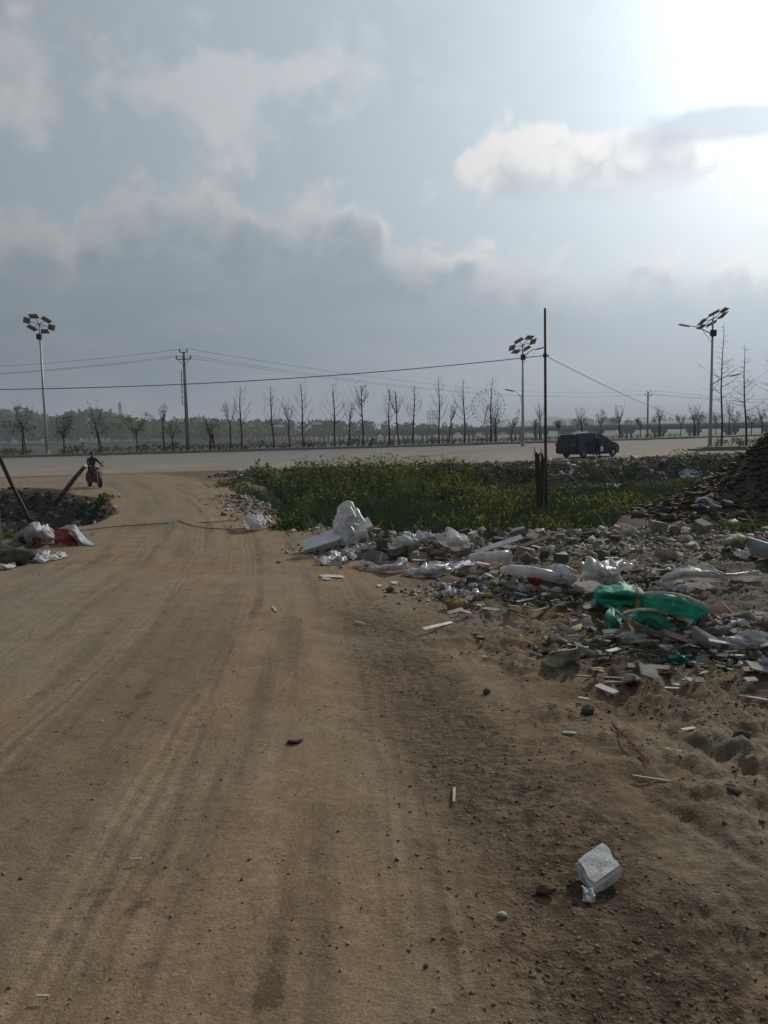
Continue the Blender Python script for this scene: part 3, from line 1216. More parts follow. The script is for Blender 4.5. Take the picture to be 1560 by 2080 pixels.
# ------------------------------------------------------------------ trees
def leaf_quads(mb, pts, size, rng, mi):
    for p in pts:
        a = Vector((rng.gauss(0, 1), rng.gauss(0, 1), rng.gauss(0, 1))).normalized()
        c = Vector((rng.gauss(0, 1), rng.gauss(0, 1), rng.gauss(0, .6))).normalized()
        s = size * rng.uniform(.6, 1.3)
        p = Vector(p)
        mb.add([p - a * s, p + c * s * .45, p + a * s, p - c * s * .45], [(0, 1, 2, 3)], mi)


def curve_branch(mb, p0, dirn, ln, up, r0, rng, n=4, twigs=0, ends=None):
    pts = [Vector(p0)]
    d = Vector(dirn).normalized()
    for i in range(n):
        d = (d + Vector((rng.uniform(-.12, .12), rng.uniform(-.12, .12), up))).normalized()
        pts.append(pts[-1] + d * ln / n)
    mb.tube(pts, [r0 * (1 - .75 * i / n) for i in range(n + 1)], 4, 0, False)
    for k in range(twigs):
        i = rng.randint(1, n)
        dd = (d + Vector((rng.uniform(-.8, .8), rng.uniform(-.8, .8), rng.uniform(-.1, .7)))).normalized()
        q = [pts[i], pts[i] + dd * ln * .16, pts[i] + dd * ln * .3 + Vector((0, 0, ln * .06))]
        mb.tube(q, [r0 * .45, r0 * .35, r0 * .2], 3, 0, False)
        if ends is not None:
            ends.append(q[-1])
    if ends is not None:
        ends += pts[2:]


def make_tree(base, top, kind, seed, label, group):
    rng = random.Random(seed)
    root = empty('tree', base, 0, label, 'tree', group)
    tip = Vector(top) - Vector(base)
    h = tip.z
    tip = Vector((tip.x, rng.uniform(-.1, .1), h))

    def ax(t):
        return tip * t + Vector((math.sin(t * 5 + seed) * .02 * h, 0, 0)) * (t * (1 - t) * 3)
    tr, cr = MB(), MB()
    ends = []
    bark, leaf = M_bark, M_leafd
    if kind == 'bare':
        tr.tube([ax(t) for t in (-.03, .2, .45, .7, .9, 1.0)], [.10, .085, .07, .05, .03, .016], 7)
        t = .36
        while t < .97:
            k = rng.choice((2, 3, 3))
            a0 = rng.uniform(0, 6.28)
            for j in range(k):
                a = a0 + j * 6.28 / k + rng.uniform(-.4, .4)
                ln = (1.08 - t) * h * .46 * rng.uniform(.55, 1.1) + .3
                curve_branch(cr, ax(t), (math.cos(a), math.sin(a) * .8, .25), ln, .30, .026 * (1.25 - t), rng, 5, 5, ends)
            t += rng.uniform(.07, .13)
        leaf = M_leafb
        leaf_quads(cr, rng.sample(ends, min(len(ends), 26)), .075, rng, 1)
    elif kind == 'tuft':
        make_ = tr.tube([ax(t) for t in (-.03, .25, .5, .75, 1.0)], [.10, .085, .07, .05, .02], 7)
        for j in range(13):
            t = rng.uniform(.45, .8)
            a = rng.uniform(0, 6.28)
            curve_branch(cr, ax(t), (math.cos(a), math.sin(a) * .8, .6), h * .36 * rng.uniform(.5, 1), .22, .030, rng, 5, 3, ends)
        leaf = M_leafg
        q = [ax(.93) + Vector((rng.gauss(0, .35), rng.gauss(0, .35), rng.gauss(0, .4))) for _ in range(90)]
        leaf_quads(cr, q, .10, rng, 1)
    elif kind in ('round', 'roundbright', 'roundsparse'):
        tr.tube([ax(t) for t in (-.04, .2, .42, .6)], [.075, .065, .055, .03], 7)
        for j in range(12):
            t = rng.uniform(.36, .58)
            a = rng.uniform(0, 6.28)
            curve_branch(cr, ax(t), (math.cos(a), math.sin(a), .75), h * .46 * rng.uniform(.6, 1), .16, .026, rng, 5, 4, ends)
        k = {'round': 650, 'roundbright': 800, 'roundsparse': 300}[kind]
        q = []
        clump = [Vector((rng.gauss(0, .20) * h, rng.gauss(0, .20) * h, h * rng.uniform(.50, .95))) for _ in range(15)]
        for _ in range(k):
            c = rng.choice(clump) if rng.random() < .75 else rng.choice(ends)
            q.append(c + Vector((rng.gauss(0, .06), rng.gauss(0, .06), rng.gauss(0, .05))) * h)
        leaf = {'round': M_leafd, 'roundbright': M_leafg, 'roundsparse': M_leafb}[kind]
        leaf_quads(cr, q, .085, rng, 1)
    elif kind in ('pollard', 'redpollard'):
        tr.tube([ax(t) for t in (-.03, .25, .5, .62)], [.085, .075, .068, .06], 7)
        for j in range(7):
            a = rng.uniform(0, 6.28)
            curve_branch(cr, ax(.58), (math.cos(a) * .5, math.sin(a) * .5, .6), h * .46 * rng.uniform(.6, 1), .28, .026, rng, 5, 4, ends)
        leaf = M_leafb
        if kind == 'redpollard':
            bark = M_barkred
            tr.tube([ax(.6), ax(1.02)], [.075, .05], 7)
        leaf_quads(cr, [rng.choice(ends) + Vector((rng.gauss(0, .08), rng.gauss(0, .08), rng.gauss(0, .08))) for _ in range(95)], .075, rng, 1)
    elif kind == 'mixed':
        tr.tube([ax(t) for t in (-.03, .25, .5, .62)], [.08, .07, .06, .045], 7)
        tr.tube([ax(0) + Vector((.22, .1, 0)), ax(.3) + Vector((.12, 0, 0)), ax(.5)], [.05, .045, .03], 5)
        for j in range(11):
            a = rng.uniform(0, 6.28)
            curve_branch(cr, ax(rng.uniform(.38, .6)), (math.cos(a) * .55, math.sin(a) * .55, .6), h * .5 * rng.uniform(.5, 1), .25, .022, rng, 5, 4, ends)
        q = []
        for _ in range(10):
            c = Vector((rng.gauss(0, .14) * h, rng.gauss(0, .14) * h, h * rng.uniform(.40, .62)))
            q += [c + Vector((rng.gauss(0, .05), rng.gauss(0, .05), rng.gauss(0, .035))) * h for _ in range(46)]
        q += [rng.choice(ends) for _ in range(90)]
        leaf_quads(cr, q, .085, rng, 1)
    elif kind == 'vase':
        tr.tube([ax(t) for t in (-.04, .2, .45, .55)], [.065, .055, .05, .04], 7)
        for j in range(9):
            a = rng.uniform(0, 6.28)
            curve_branch(cr, ax(.5), (math.cos(a) * .8, math.sin(a) * .8, .6), h * .5 * rng.uniform(.6, 1), .22, .024, rng, 5, 3, ends)
        q = []
        for _ in range(9):
            c = rng.choice(ends)
            q += [c + Vector((rng.gauss(0, .05), rng.gauss(0, .05), rng.gauss(0, .06))) * h for _ in range(28)]
        leaf_quads(cr, q, .085, rng, 1)
    elif kind == 'larch':
        tr.tube([ax(t) for t in (-.02, .2, .45, .7, .9, 1.0)], [.095, .08, .06, .04, .02, .008], 7)
        for j in range(62):
            t = rng.uniform(.30, .98)
            a = rng.uniform(0, 6.28)
            ln = (1.06 - t) * h * .16 * rng.uniform(.5, 1.4) + .22
            curve_branch(cr, ax(t), (math.cos(a), math.sin(a), rng.uniform(-.05, .25)), ln, .07, .010, rng, 3, 2, ends)
        for j in range(7):
            t = rng.uniform(.27, .62)
            a = rng.choice((0, 3.14)) + rng.uniform(-.8, .8)
            curve_branch(cr, ax(t), (math.cos(a), math.sin(a), .45), h * .19 * rng.uniform(.6, 1.2), .05, .02, rng, 4, 4, ends)
        leaf = M_leafb
        leaf_quads(cr, rng.sample(ends, 12), .06, rng, 1)
    tr.build('trunk', bark, root, True)
    cr.build('crown', [bark, leaf], root)
    return root


# photo column of the base, base row, top column, top row, kind, metres behind the far kerb
TREES = [(46, 920, 44, 815, 'mixed', 1.6), (130, 919, 127, 843, 'round', 1.6), (203, 917, 190, 822, 'mixed', 1.8), (279, 915, 278, 838, 'roundbright', 2.0),
         (334, 914, 328, 818, 'pollard', 2.6), (351, 914, 348, 853, 'roundsparse', 3.2), (425, 912, 427, 845, 'roundsparse', 2.4),
         (468, 910, 466, 822, 'pollard', 2.6), (491, 912, 488, 785, 'bare', 1.5), (557, 911, 549, 785, 'bare', 1.5), (589, 910, 585, 820, 'pollard', 2.6),
         (617, 910, 610, 777, 'bare', 1.5), (680, 907, 676, 780, 'bare', 1.6), (708, 907, 711, 820, 'pollard', 2.6), (737, 906, 735, 784, 'tuft', 1.6),
         (791, 904, 791, 788, 'bare', 1.6), (811, 904, 803, 797, 'redpollard', 2.2), (840, 905, 841, 783, 'bare', 1.6), (892, 902, 890, 764, 'bare', 1.6),
         (911, 902, 919, 822, 'pollard', 2.6), (944, 903, 941, 770, 'bare', 1.6), (996, 902, 1000, 766, 'bare', 1.6), (1006, 901, 1008, 822, 'mixed', 2.6),
         (1040, 899, 1041, 843, 'vase', 2.6), (1086, 898, 1087, 849, 'vase', 2.6), (1096, 897, 1096, 822, 'pollard', 2.4), (1134, 895, 1136, 848, 'vase', 2.6),
         (1180, 891, 1182, 822, 'mixed', 2.2), (1221, 889, 1222, 835, 'vase', 2.4), (1259, 890, 1258, 820, 'mixed', 2.2), (1301, 888, 1301, 843, 'vase', 2.6),
         (1339, 890, 1338, 818, 'mixed', 2.2), (1382, 888, 1385, 838, 'vase', 2.4), (1410, 888, 1410, 818, 'mixed', 2.6), (1418, 888, 1420, 839, 'vase', 2.2),
         (1454, 886, 1457, 838, 'vase', 2.2), (1481, 885, 1482, 817, 'pollard', 2.2), (1491, 886, 1493, 833, 'vase', 2.6), (1526, 883, 1527, 840, 'vase', 2.2),
         (1547, 882, 1548, 820, 'mixed', 2.2)]
KLAB = {'bare': 'tall bare young tree with upswept branches on the far verge',
        'mixed': 'verge tree with dark low leaves and thin bare shoots above',
        'round': 'round headed dark green young tree on the far verge by the armless lamp',
        'roundbright': 'bright green round headed young tree on the far verge',
        'roundsparse': 'small sparse brownish round headed tree near the concrete utility pole',
        'pollard': 'thin pollarded verge tree with a brush of brown shoots',
        'tuft': 'tall verge tree with a tuft of fresh green leaves at its top',
        'redpollard': 'verge tree with a reddish wrapped trunk',
        'vase': 'small dark verge tree with a vase shaped leafy head'}
ORD = ('first', 'second', 'third', 'fourth', 'fifth', 'sixth', 'seventh', 'eighth', 'ninth', 'tenth', 'eleventh')
KN = {}
KSHORT = {'bare': 'tall bare verge tree, %s of the upswept ones from the strapped utility pole',
          'vase': 'small vase shaped verge tree, %s of its kind from the lamp behind the rusty pole',
          'mixed': 'verge tree with low dark leaves under bare shoots, %s from the armless lamp',
          'pollard': 'thin pollarded verge tree with brown shoots, %s of its kind from the armless lamp'}
for i, (bx, by, tx, ty, kd, off) in enumerate(TREES):
    lab = KLAB[kd]
    if kd in KSHORT:
        KN[kd] = KN.get(kd, 0) + 1
        lab = KSHORT[kd] % ORD[KN[kd] - 1]
    d = ray(bx, by)
    t = d.x / d.y
    y = 80.0
    for _ in range(30):
        y = 0.5 * y + 0.5 * (float(y_far(t * y)) + off)
    make_tree(Vector((t * y, y, .70)), AT(tx, ty, y), kd, 100 + i, lab, 'street trees on the far verge')

# ------------------------------------------------------------------ kerbed island with its planting
def make_island():
    pts = [(24.6, 64.2), (25.2, 63.7), (33, 64.6), (45, 68.2), (70, 79.5), (95, 95), (95, 100), (70, 86), (45, 74), (30, 67.3), (25.4, 65.2)]
    V, F = [], []
    n = len(pts)
    c = Vector((sum(p[0] for p in pts) / n, sum(p[1] for p in pts) / n, 0))
    for k, (z, inset) in enumerate(((-.1, 0), (.17, 0), (.18, .18), (.30, .9))):
        for (x, y) in pts:
            v = Vector((x, y, 0))
            dv = (c - v).normalized() * inset
            V.append((x + dv.x, y + dv.y * .55, float(road_z(x, y)) + z))
    for k in range(3):
        for i in range(n):
            F.append((k * n + i, k * n + (i + 1) % n, (k + 1) * n + (i + 1) % n, (k + 1) * n + i))
    F.append(tuple(3 * n + i for i in range(n)))
    b = MB()
    b.add(V, F)
    b.m = [0] * (2 * n) + [1] * (n + 1)
    tag(b.build('traffic_island', [M_kerb, M_verge]), kind='structure')


make_island()


def isl_z(x, y):
    return float(road_z(x, y)) + .25


for (bx, by, tx, ty, yy, lab) in ((1466, 907, 1471, 652, 66.3, 'tallest bare larch with short level twigs on the kerbed island'),
                                  (1516, 905, 1512, 697, 67.0, 'bare larch with long forked side limbs on the kerbed island'),
                                  (1572, 903, 1568, 700, 68.5, 'bare larch at the far end of the kerbed island')):
    p = AT(bx, by, yy)
    p.z = isl_z(p.x, p.y) - .02
    make_tree(p, AT(tx, ty, yy), 'larch', bx, lab, 'larches on the kerbed island')

# ------------------------------------------------------------------ low shrubs
def shrub_mesh(seed, mats, n=90):
    rng = random.Random(seed)
    b = MB()
    for k in range(9):
        a = rng.uniform(0, 6.28)
        b.tube([(0, 0, 0), (math.cos(a) * .2, math.sin(a) * .2, .3), (math.cos(a) * .35, math.sin(a) * .35, .55)], [.012, .01, .006], 3, 0, False)
    cl = [(rng.gauss(0, .32), rng.gauss(0, .25), rng.uniform(.22, .6)) for _ in range(9)]
    q = []
    for _ in range(n):
        c = rng.choice(cl)
        q.append((c[0] + rng.gauss(0, .12), c[1] + rng.gauss(0, .12), max(.03, c[2] + rng.gauss(0, .11))))
    leaf_quads(b, q, .09, rng, 1)
    me_o = b.build('low_shrub', mats)
    me = me_o.data
    bpy.data.objects.remove(me_o)
    return me


SHR = {'red': [shrub_mesh(i, [M_bark, M_shrub_red]) for i in range(3)], 'dark': [shrub_mesh(10 + i, [M_bark, M_leafd]) for i in range(3)],
       'brown': [shrub_mesh(20 + i, [M_bark, M_leafb]) for i in range(3)]}
SLAB = {'red': 'low russet shrub in the planted verge strip', 'dark': 'low dark green shrub in the planted verge strip', 'brown': 'low brown shrub in the planted verge strip'}
rg = random.Random(77)
px = -10.0
while px < 1375:
    col = 'brown'
    q = rg.random()
    if 140 < px < 175 or 440 < px < 640: col = 'red' if q < .6 else 'dark'
    elif px < 430: col = 'dark' if q < .55 else 'brown'
    else: col = 'brown' if q < .6 else 'dark'
    d = ray(px, 918 - px * .02)
    t = d.x / d.y
    y = 80.0
    off = rg.uniform(.7, 1.5)
    for _ in range(30):
        y = .5 * y + .5 * (float(y_far(t * y)) + off)
    if not (70 < px < 120 or 270 < px < 275):
        o = link('low_shrub', rg.choice(SHR[col]))
        o.location = (t * y, y, .70)
        sc = rg.uniform(.7, 1.25) * (1.0 if px < 1000 else .7)
        o.scale = (sc * 1.25, sc, sc * rg.uniform(.75, 1.1))
        o.rotation_euler = (0, 0, rg.uniform(0, 6.28))
        tag(o, SLAB[col], 'shrub', 'shrubs in the verge strip')
    px += rg.uniform(8, 17)
for k in range(26):
    x = 27.5 + k * .62 + rg.uniform(-.2, .2)
    y = 65.2 + (x - 25) * .23 + rg.uniform(-.6, .9)
    o = link('low_shrub', rg.choice(SHR['red'] if rg.random() < .75 else SHR['dark']))
    o.location = (x, y, isl_z(x, y))
    sc = rg.uniform(.65, 1.15)
    o.scale = (sc, sc, sc)
    o.rotation_euler = (0, 0, rg.uniform(0, 6.28))
    tag(o, 'low reddish shrub planted on the kerbed island', 'shrub', 'shrubs on the kerbed island')

# ------------------------------------------------------------------ plants in the hollow
M_rape = rough_mat('rape_leaf', (0.020, 0.036, 0.011), (0.108, 0.136, 0.030), 0.38, 0.75, 0.0, transl=0.35, island=0.7)
M_grass = rough_mat('field_grass', (0.020, 0.040, 0.020), (0.042, 0.066, 0.028), 0.8, 0.75, 0.0, transl=0.3, island=0.6)
M_flower = rough_mat('rape_flower', (0.36, 0.30, 0.02), (0.46, 0.40, 0.05), 3.0, 0.8, 0.0, transl=0.35)
M_weed = rough_mat('weed_leaf', (0.040, 0.072, 0.014), (0.085, 0.115, 0.024), 2.0, 0.8, 0.0, transl=0.3, island=0.7)
M_straw = rough_mat('dry_stalk', (0.14, 0.11, 0.06), (0.22, 0.18, 0.10), 2.0, 0.9, 0.0, transl=0.2)


def rquads(ctr, size, rng, zb=1.0, asp=.4):
    k = len(ctr)
    a, c = rng.normal(0, 1, (k, 3)), rng.normal(0, 1, (k, 3))
    a[:, 2] *= zb
    a /= np.linalg.norm(a, axis=1)[:, None] + 1e-9
    c -= a * np.sum(a * c, 1)[:, None]
    c /= np.linalg.norm(c, axis=1)[:, None] + 1e-9
    size = np.asarray(size).reshape(-1, 1)
    a, c = a * size, c * size * asp
    return np.stack([ctr - a, ctr + c, ctr + a, ctr - c], 1).reshape(-1, 3)


def hollow_mask(x, y):
    return ss(.35, .9, -gz(x, y)) * (x > np.interp(y, [16, 47], [-3.5, -9])) * (y < y_near(x) - 2.2)


def make_rape():
    rng = np.random.default_rng(3)
    n = 26000
    X, Y = rng.uniform(-8, 27, n), rng.uniform(16.6, 53, n)
    keep = (rng.uniform(0, 1, n) < hollow_mask(X, Y) * (.35 + .9 * ss(-.35, .35, fbm(X * .4, Y * .4, 71, 3)))) & (np.abs(X) < Y * .62 + 1)
    X, Y = X[keep], Y[keep]
    clear = (X > 8 + (Y - 40) * .2) & (Y > y_near(X) - 6.5) & (rng.uniform(0, 1, len(X)) < .88)
    X, Y = X[~clear], Y[~clear]
    Z = gz(X, Y)
    tall = ss(33, 41, Y) * (1 - ss(3, 7, X)) + .25 * ss(0, .5, fbm(X * .5, Y * .5, 72, 2))
    H = (.36 + .72 * tall) * rng.uniform(.6, 1.25, len(X)) * (1 + .8 * fbm(X * .55, Y * .55, 76, 2))
    k = len(X)
    VV, mi = [], []
    for j in range(9):
        t = rng.uniform(.15, .95, k)
        rad = rng.uniform(0.02, .16, k)
        a = rng.uniform(0, 6.28, k)
        c = np.stack([X + rad * np.cos(a), Y + rad * np.sin(a), Z + H * t], -1)
        VV.append(rquads(c, rng.uniform(.06, .16, k) * (1.2 - .6 * t) * (.7 + .6 * H), rng, 1.0, .38))
        mi.append(np.zeros(k, int))
    # stems
    st = np.stack([np.stack([X - .008, Y, Z], -1), np.stack([X + .008, Y, Z], -1), np.stack([X + .004, Y, Z + H * .97], -1), np.stack([X - .004, Y, Z + H * .97], -1)], 1).reshape(-1, 3)
    VV.append(st)
    mi.append(np.zeros(k, int))
    fl = ss(.04, .32, fbm(X * .22 + 4, Y * .22, 73, 2)) * .8 + .08 + .75 * ((X > 2.5) & (X < 13) & (Y < 38) & (Y > 25))
    sel = rng.uniform(0, 1, k) < fl
    for j in range(4):
        q = int(sel.sum())
        c = np.stack([X[sel], Y[sel], Z[sel] + H[sel] * rng.uniform(.93, 1.12, q)], -1) + rng.normal(0, .035, (q, 3))
        VV.append(rquads(c, rng.uniform(.016, .032, q), rng, .7, .9))
        mi.append(np.ones(q, int))
    V = np.concatenate(VV)
    o = np_mesh('rapeseed_plants', V, np.arange(len(V)).reshape(-1, 4), [M_rape, M_flower], np.concatenate(mi))
    tag(o, 'yellow flowering rapeseed plants filling the hollow', 'plants', kind='stuff')


make_rape()


def blades(name, X, Y, Z, H, mat, rng, w=.012, lean=.35):
    k = len(X)
    a = rng.uniform(0, 6.28, k)
    ln = rng.uniform(.1, 1, k) * lean * H
    wx, wy = -np.sin(a) * w, np.cos(a) * w
    p0 = np.stack([X - wx, Y - wy, Z], -1)
    p1 = np.stack([X + wx, Y + wy, Z], -1)
    p2 = np.stack([X + np.cos(a) * ln * .4 + wx * .7, Y + np.sin(a) * ln * .4 + wy * .7, Z + H * .6], -1)
    p3 = np.stack([X + np.cos(a) * ln, Y + np.sin(a) * ln, Z + H], -1)
    V = np.stack([p0, p1, p2, p3], 1).reshape(-1, 3)
    return np_mesh(name, V, np.arange(len(V)).reshape(-1, 4), mat)


def make_field_grass():
    rng = np.random.default_rng(9)
    n = 60000
    X, Y = rng.uniform(-6, 18, n), rng.uniform(16.8, 42, n)
    keep = (rng.uniform(0, 1, n) < hollow_mask(X, Y) * (.3 + .9 * ss(-.3, .3, fbm(X * .3, Y * .3, 75, 2)))) & (np.abs(X) < Y * .58 + 1)
    X, Y = X[keep], Y[keep]
    H = rng.uniform(.35, .75, len(X))
    o = blades('field_grass', X, Y, gz(X, Y), H, M_grass, rng, .014)
    tag(o, 'bluish green grass growing between the rapeseed plants', 'grass', kind='stuff')


make_field_grass()


def make_weeds():
    rng = np.random.default_rng(19)
    VV = []
    # patches: photo pixel, radius m, height, count
    for (px, py, r, h, n) in ((480, 988, .9, .35, 420), (505, 978, .9, .4, 420), (530, 972, 1.1, .5, 420), (600, 1072, .45, .22, 420), (575, 1060, .35, .2, 250),
                              (1405, 946, 1.6, .9, 700), (1440, 952, 1.6, .9, 700), (1480, 948, 1.4, .6, 600), (1400, 990, 1.6, .6, 900), (1440, 985, 1.4, .6, 800), (1370, 1000, 1.2, .5, 600),
                              (1290, 980, 1.3, .5, 600), (1210, 975, 1.4, .5, 600), (1120, 985, 1.4, .6, 600), (700, 955, 2.0, .9, 900), (780, 950, 2.0, .9, 900), (860, 952, 1.8, .7, 700), (640, 960, 1.4, .7, 700), (930, 960, 1.6, .7, 700),
                              (1500, 1075, .7, .12, 300), (1555, 1030, .8, .2, 260), (1450, 1045, .6, .2, 200), (60, 1092, .8, .10, 260), (200, 1035, .5, .3, 220), (985, 985, 1.3, .6, 500)):
        p = G(px, py)
        X, Y = p.x + rng.normal(0, r * .55, n), p.y + rng.normal(0, r * .55, n)
        ok = Y < y_near(X) - .4
        X, Y = X[ok], Y[ok]
        Z = gz(X, Y) + rng.uniform(0, 1, len(X)) ** 1.3 * h * np.exp(-((X - p.x) ** 2 + (Y - p.y) ** 2) / (r * r))
        VV.append(rquads(np.stack([X, Y, Z + .02], -1), rng.uniform(.035, .10, len(X)), rng, .8, .45))
    V = np.concatenate(VV)
    o = np_mesh('weeds', V, np.arange(len(V)).reshape(-1, 4), M_weed)
    tag(o, 'green weeds growing along the banks of the hollow', 'weeds', kind='stuff')
    # dry stalks on the road bank and round the heaps
    n = 9000
    X, Y = rng.uniform(-14, 30, n), rng.uniform(14, 60, n)
    d = y_near(X) - Y
    keep = ((d > .3) & (d < 4.5) & (X > -7) & (rng.uniform(0, 1, n) < .8)) | ((Y < 20) & (X > -3) & (rng.uniform(0, 1, n) < .35))
    X, Y = X[keep], Y[keep]
    o = blades('dry_grass', X, Y, gz(X, Y), rng.uniform(.1, .45, len(X)), M_straw, rng, .008, .9)
    tag(o, 'dry straw coloured stalks on the road bank', 'grass', kind='stuff')


make_weeds()

# ------------------------------------------------------------------ rubble
M_rub = [rough_mat('rubble_grey', (0.17, 0.165, 0.15), (0.27, 0.26, 0.24), 9, 0.9, 0.006, (0.20, 0.17, 0.125)),
         rough_mat('rubble_dark', (0.055, 0.052, 0.047), (0.11, 0.10, 0.088), 9, 0.9, 0.006),
         rough_mat('rubble_brown', (0.125, 0.085, 0.058), (0.19, 0.135, 0.092), 9, 0.9, 0.006),
         rough_mat('rubble_pale', (0.36, 0.345, 0.31), (0.50, 0.48, 0.44), 9, 0.85, 0.004, (0.28, 0.24, 0.18)),
         rough_mat('rubble_tan', (0.26, 0.20, 0.13), (0.36, 0.29, 0.20), 9, 0.9, 0.004)]
M_brick = rough_mat('old_brick', (0.042, 0.027, 0.020), (0.078, 0.048, 0.035), 8, 0.92, 0.006, (0.065, 0.053, 0.04))
M_clod = rough_mat('soil_clod', (0.075, 0.050, 0.030), (0.165, 0.115, 0.072), 10, 0.97, 0.006, island=0.5)
M_ashc = rough_mat('ash_clod', (0.035, 0.031, 0.027), (0.10, 0.088, 0.072), 8, 0.95, 0.006, island=0.6)
BOXV = np.array([(-1, -1, -1), (1, -1, -1), (1, 1, -1), (-1, 1, -1), (-1, -1, 1), (1, -1, 1), (1, 1, 1), (-1, 1, 1)], float)
BOXF = np.array([(3, 2, 1, 0), (4, 5, 6, 7), (0, 1, 5, 4), (1, 2, 6, 5), (2, 3, 7, 6), (3, 0, 4, 7)])


def rand_rot(n, rng, flat=0.0):
    """Random rotation matrices; flat=1 keeps pieces lying level."""
    yaw = rng.uniform(0, 6.28, n)
    tilt = rng.normal(0, 1, n) * (1 - flat) * 1.2 + rng.normal(0, .18, n)
    ax = rng.uniform(0, 6.28, n)
    ux, uy = np.cos(ax), np.sin(ax)
    c, s = np.cos(tilt), np.sin(tilt)
    T = np.zeros((n, 3, 3))
    T[:, 0, 0] = c + ux * ux * (1 - c); T[:, 0, 1] = ux * uy * (1 - c); T[:, 0, 2] = uy * s
    T[:, 1, 0] = ux * uy * (1 - c); T[:, 1, 1] = c + uy * uy * (1 - c); T[:, 1, 2] = -ux * s
    T[:, 2, 0] = -uy * s; T[:, 2, 1] = ux * s; T[:, 2, 2] = c
    Y = np.zeros((n, 3, 3))
    Y[:, 0, 0] = np.cos(yaw); Y[:, 0, 1] = -np.sin(yaw); Y[:, 1, 0] = np.sin(yaw); Y[:, 1, 1] = np.cos(yaw); Y[:, 2, 2] = 1
    return T @ Y


def scatter(name, X, Y, size, mats, prob, rng, flat=.4, thin=(.25, .8), zoff=.1, label=None, cat=None, zf=None, jit=.35, elong=1.0):
    n = len(X)
    sx = size * rng.uniform(.6, 1.3, n) * elong
    sy = size * rng.uniform(.4, 1.0, n)
    sz = size * rng.uniform(thin[0], thin[1], n)
    v = BOXV[None] * np.stack([sx, sy, sz], -1)[:, None, :] * .5
    v = v * (1 + rng.uniform(-jit, jit, (n, 8, 3)))
    v = np.einsum('nij,nkj->nki', rand_rot(n, rng, flat), v)
    Z = (gz(X, Y) if zf is None else zf(X, Y)) + sz * zoff
    v += np.stack([X, Y, Z], -1)[:, None, :]
    F = (BOXF[None] + (np.arange(n) * 8)[:, None, None]).reshape(-1, 4)
    mi = np.repeat(rng.choice(len(mats), n, p=prob), 6)
    o = np_mesh(name, v.reshape(-1, 3), F, mats, mi)
    return tag(o, label, cat, kind='stuff')


def in_heaps(n, rng, sel, spread=1.1):
    hs = [HEAPS[i] for i in sel]
    w = np.array([h[2] * h[3] for h in hs])
    k = rng.choice(len(hs), n, p=w / w.sum())
    H = np.array(hs)[k]
    return H[:, 0] + rng.normal(0, 1, n) * H[:, 2] * spread, H[:, 1] + rng.normal(0, 1, n) * H[:, 3] * spread


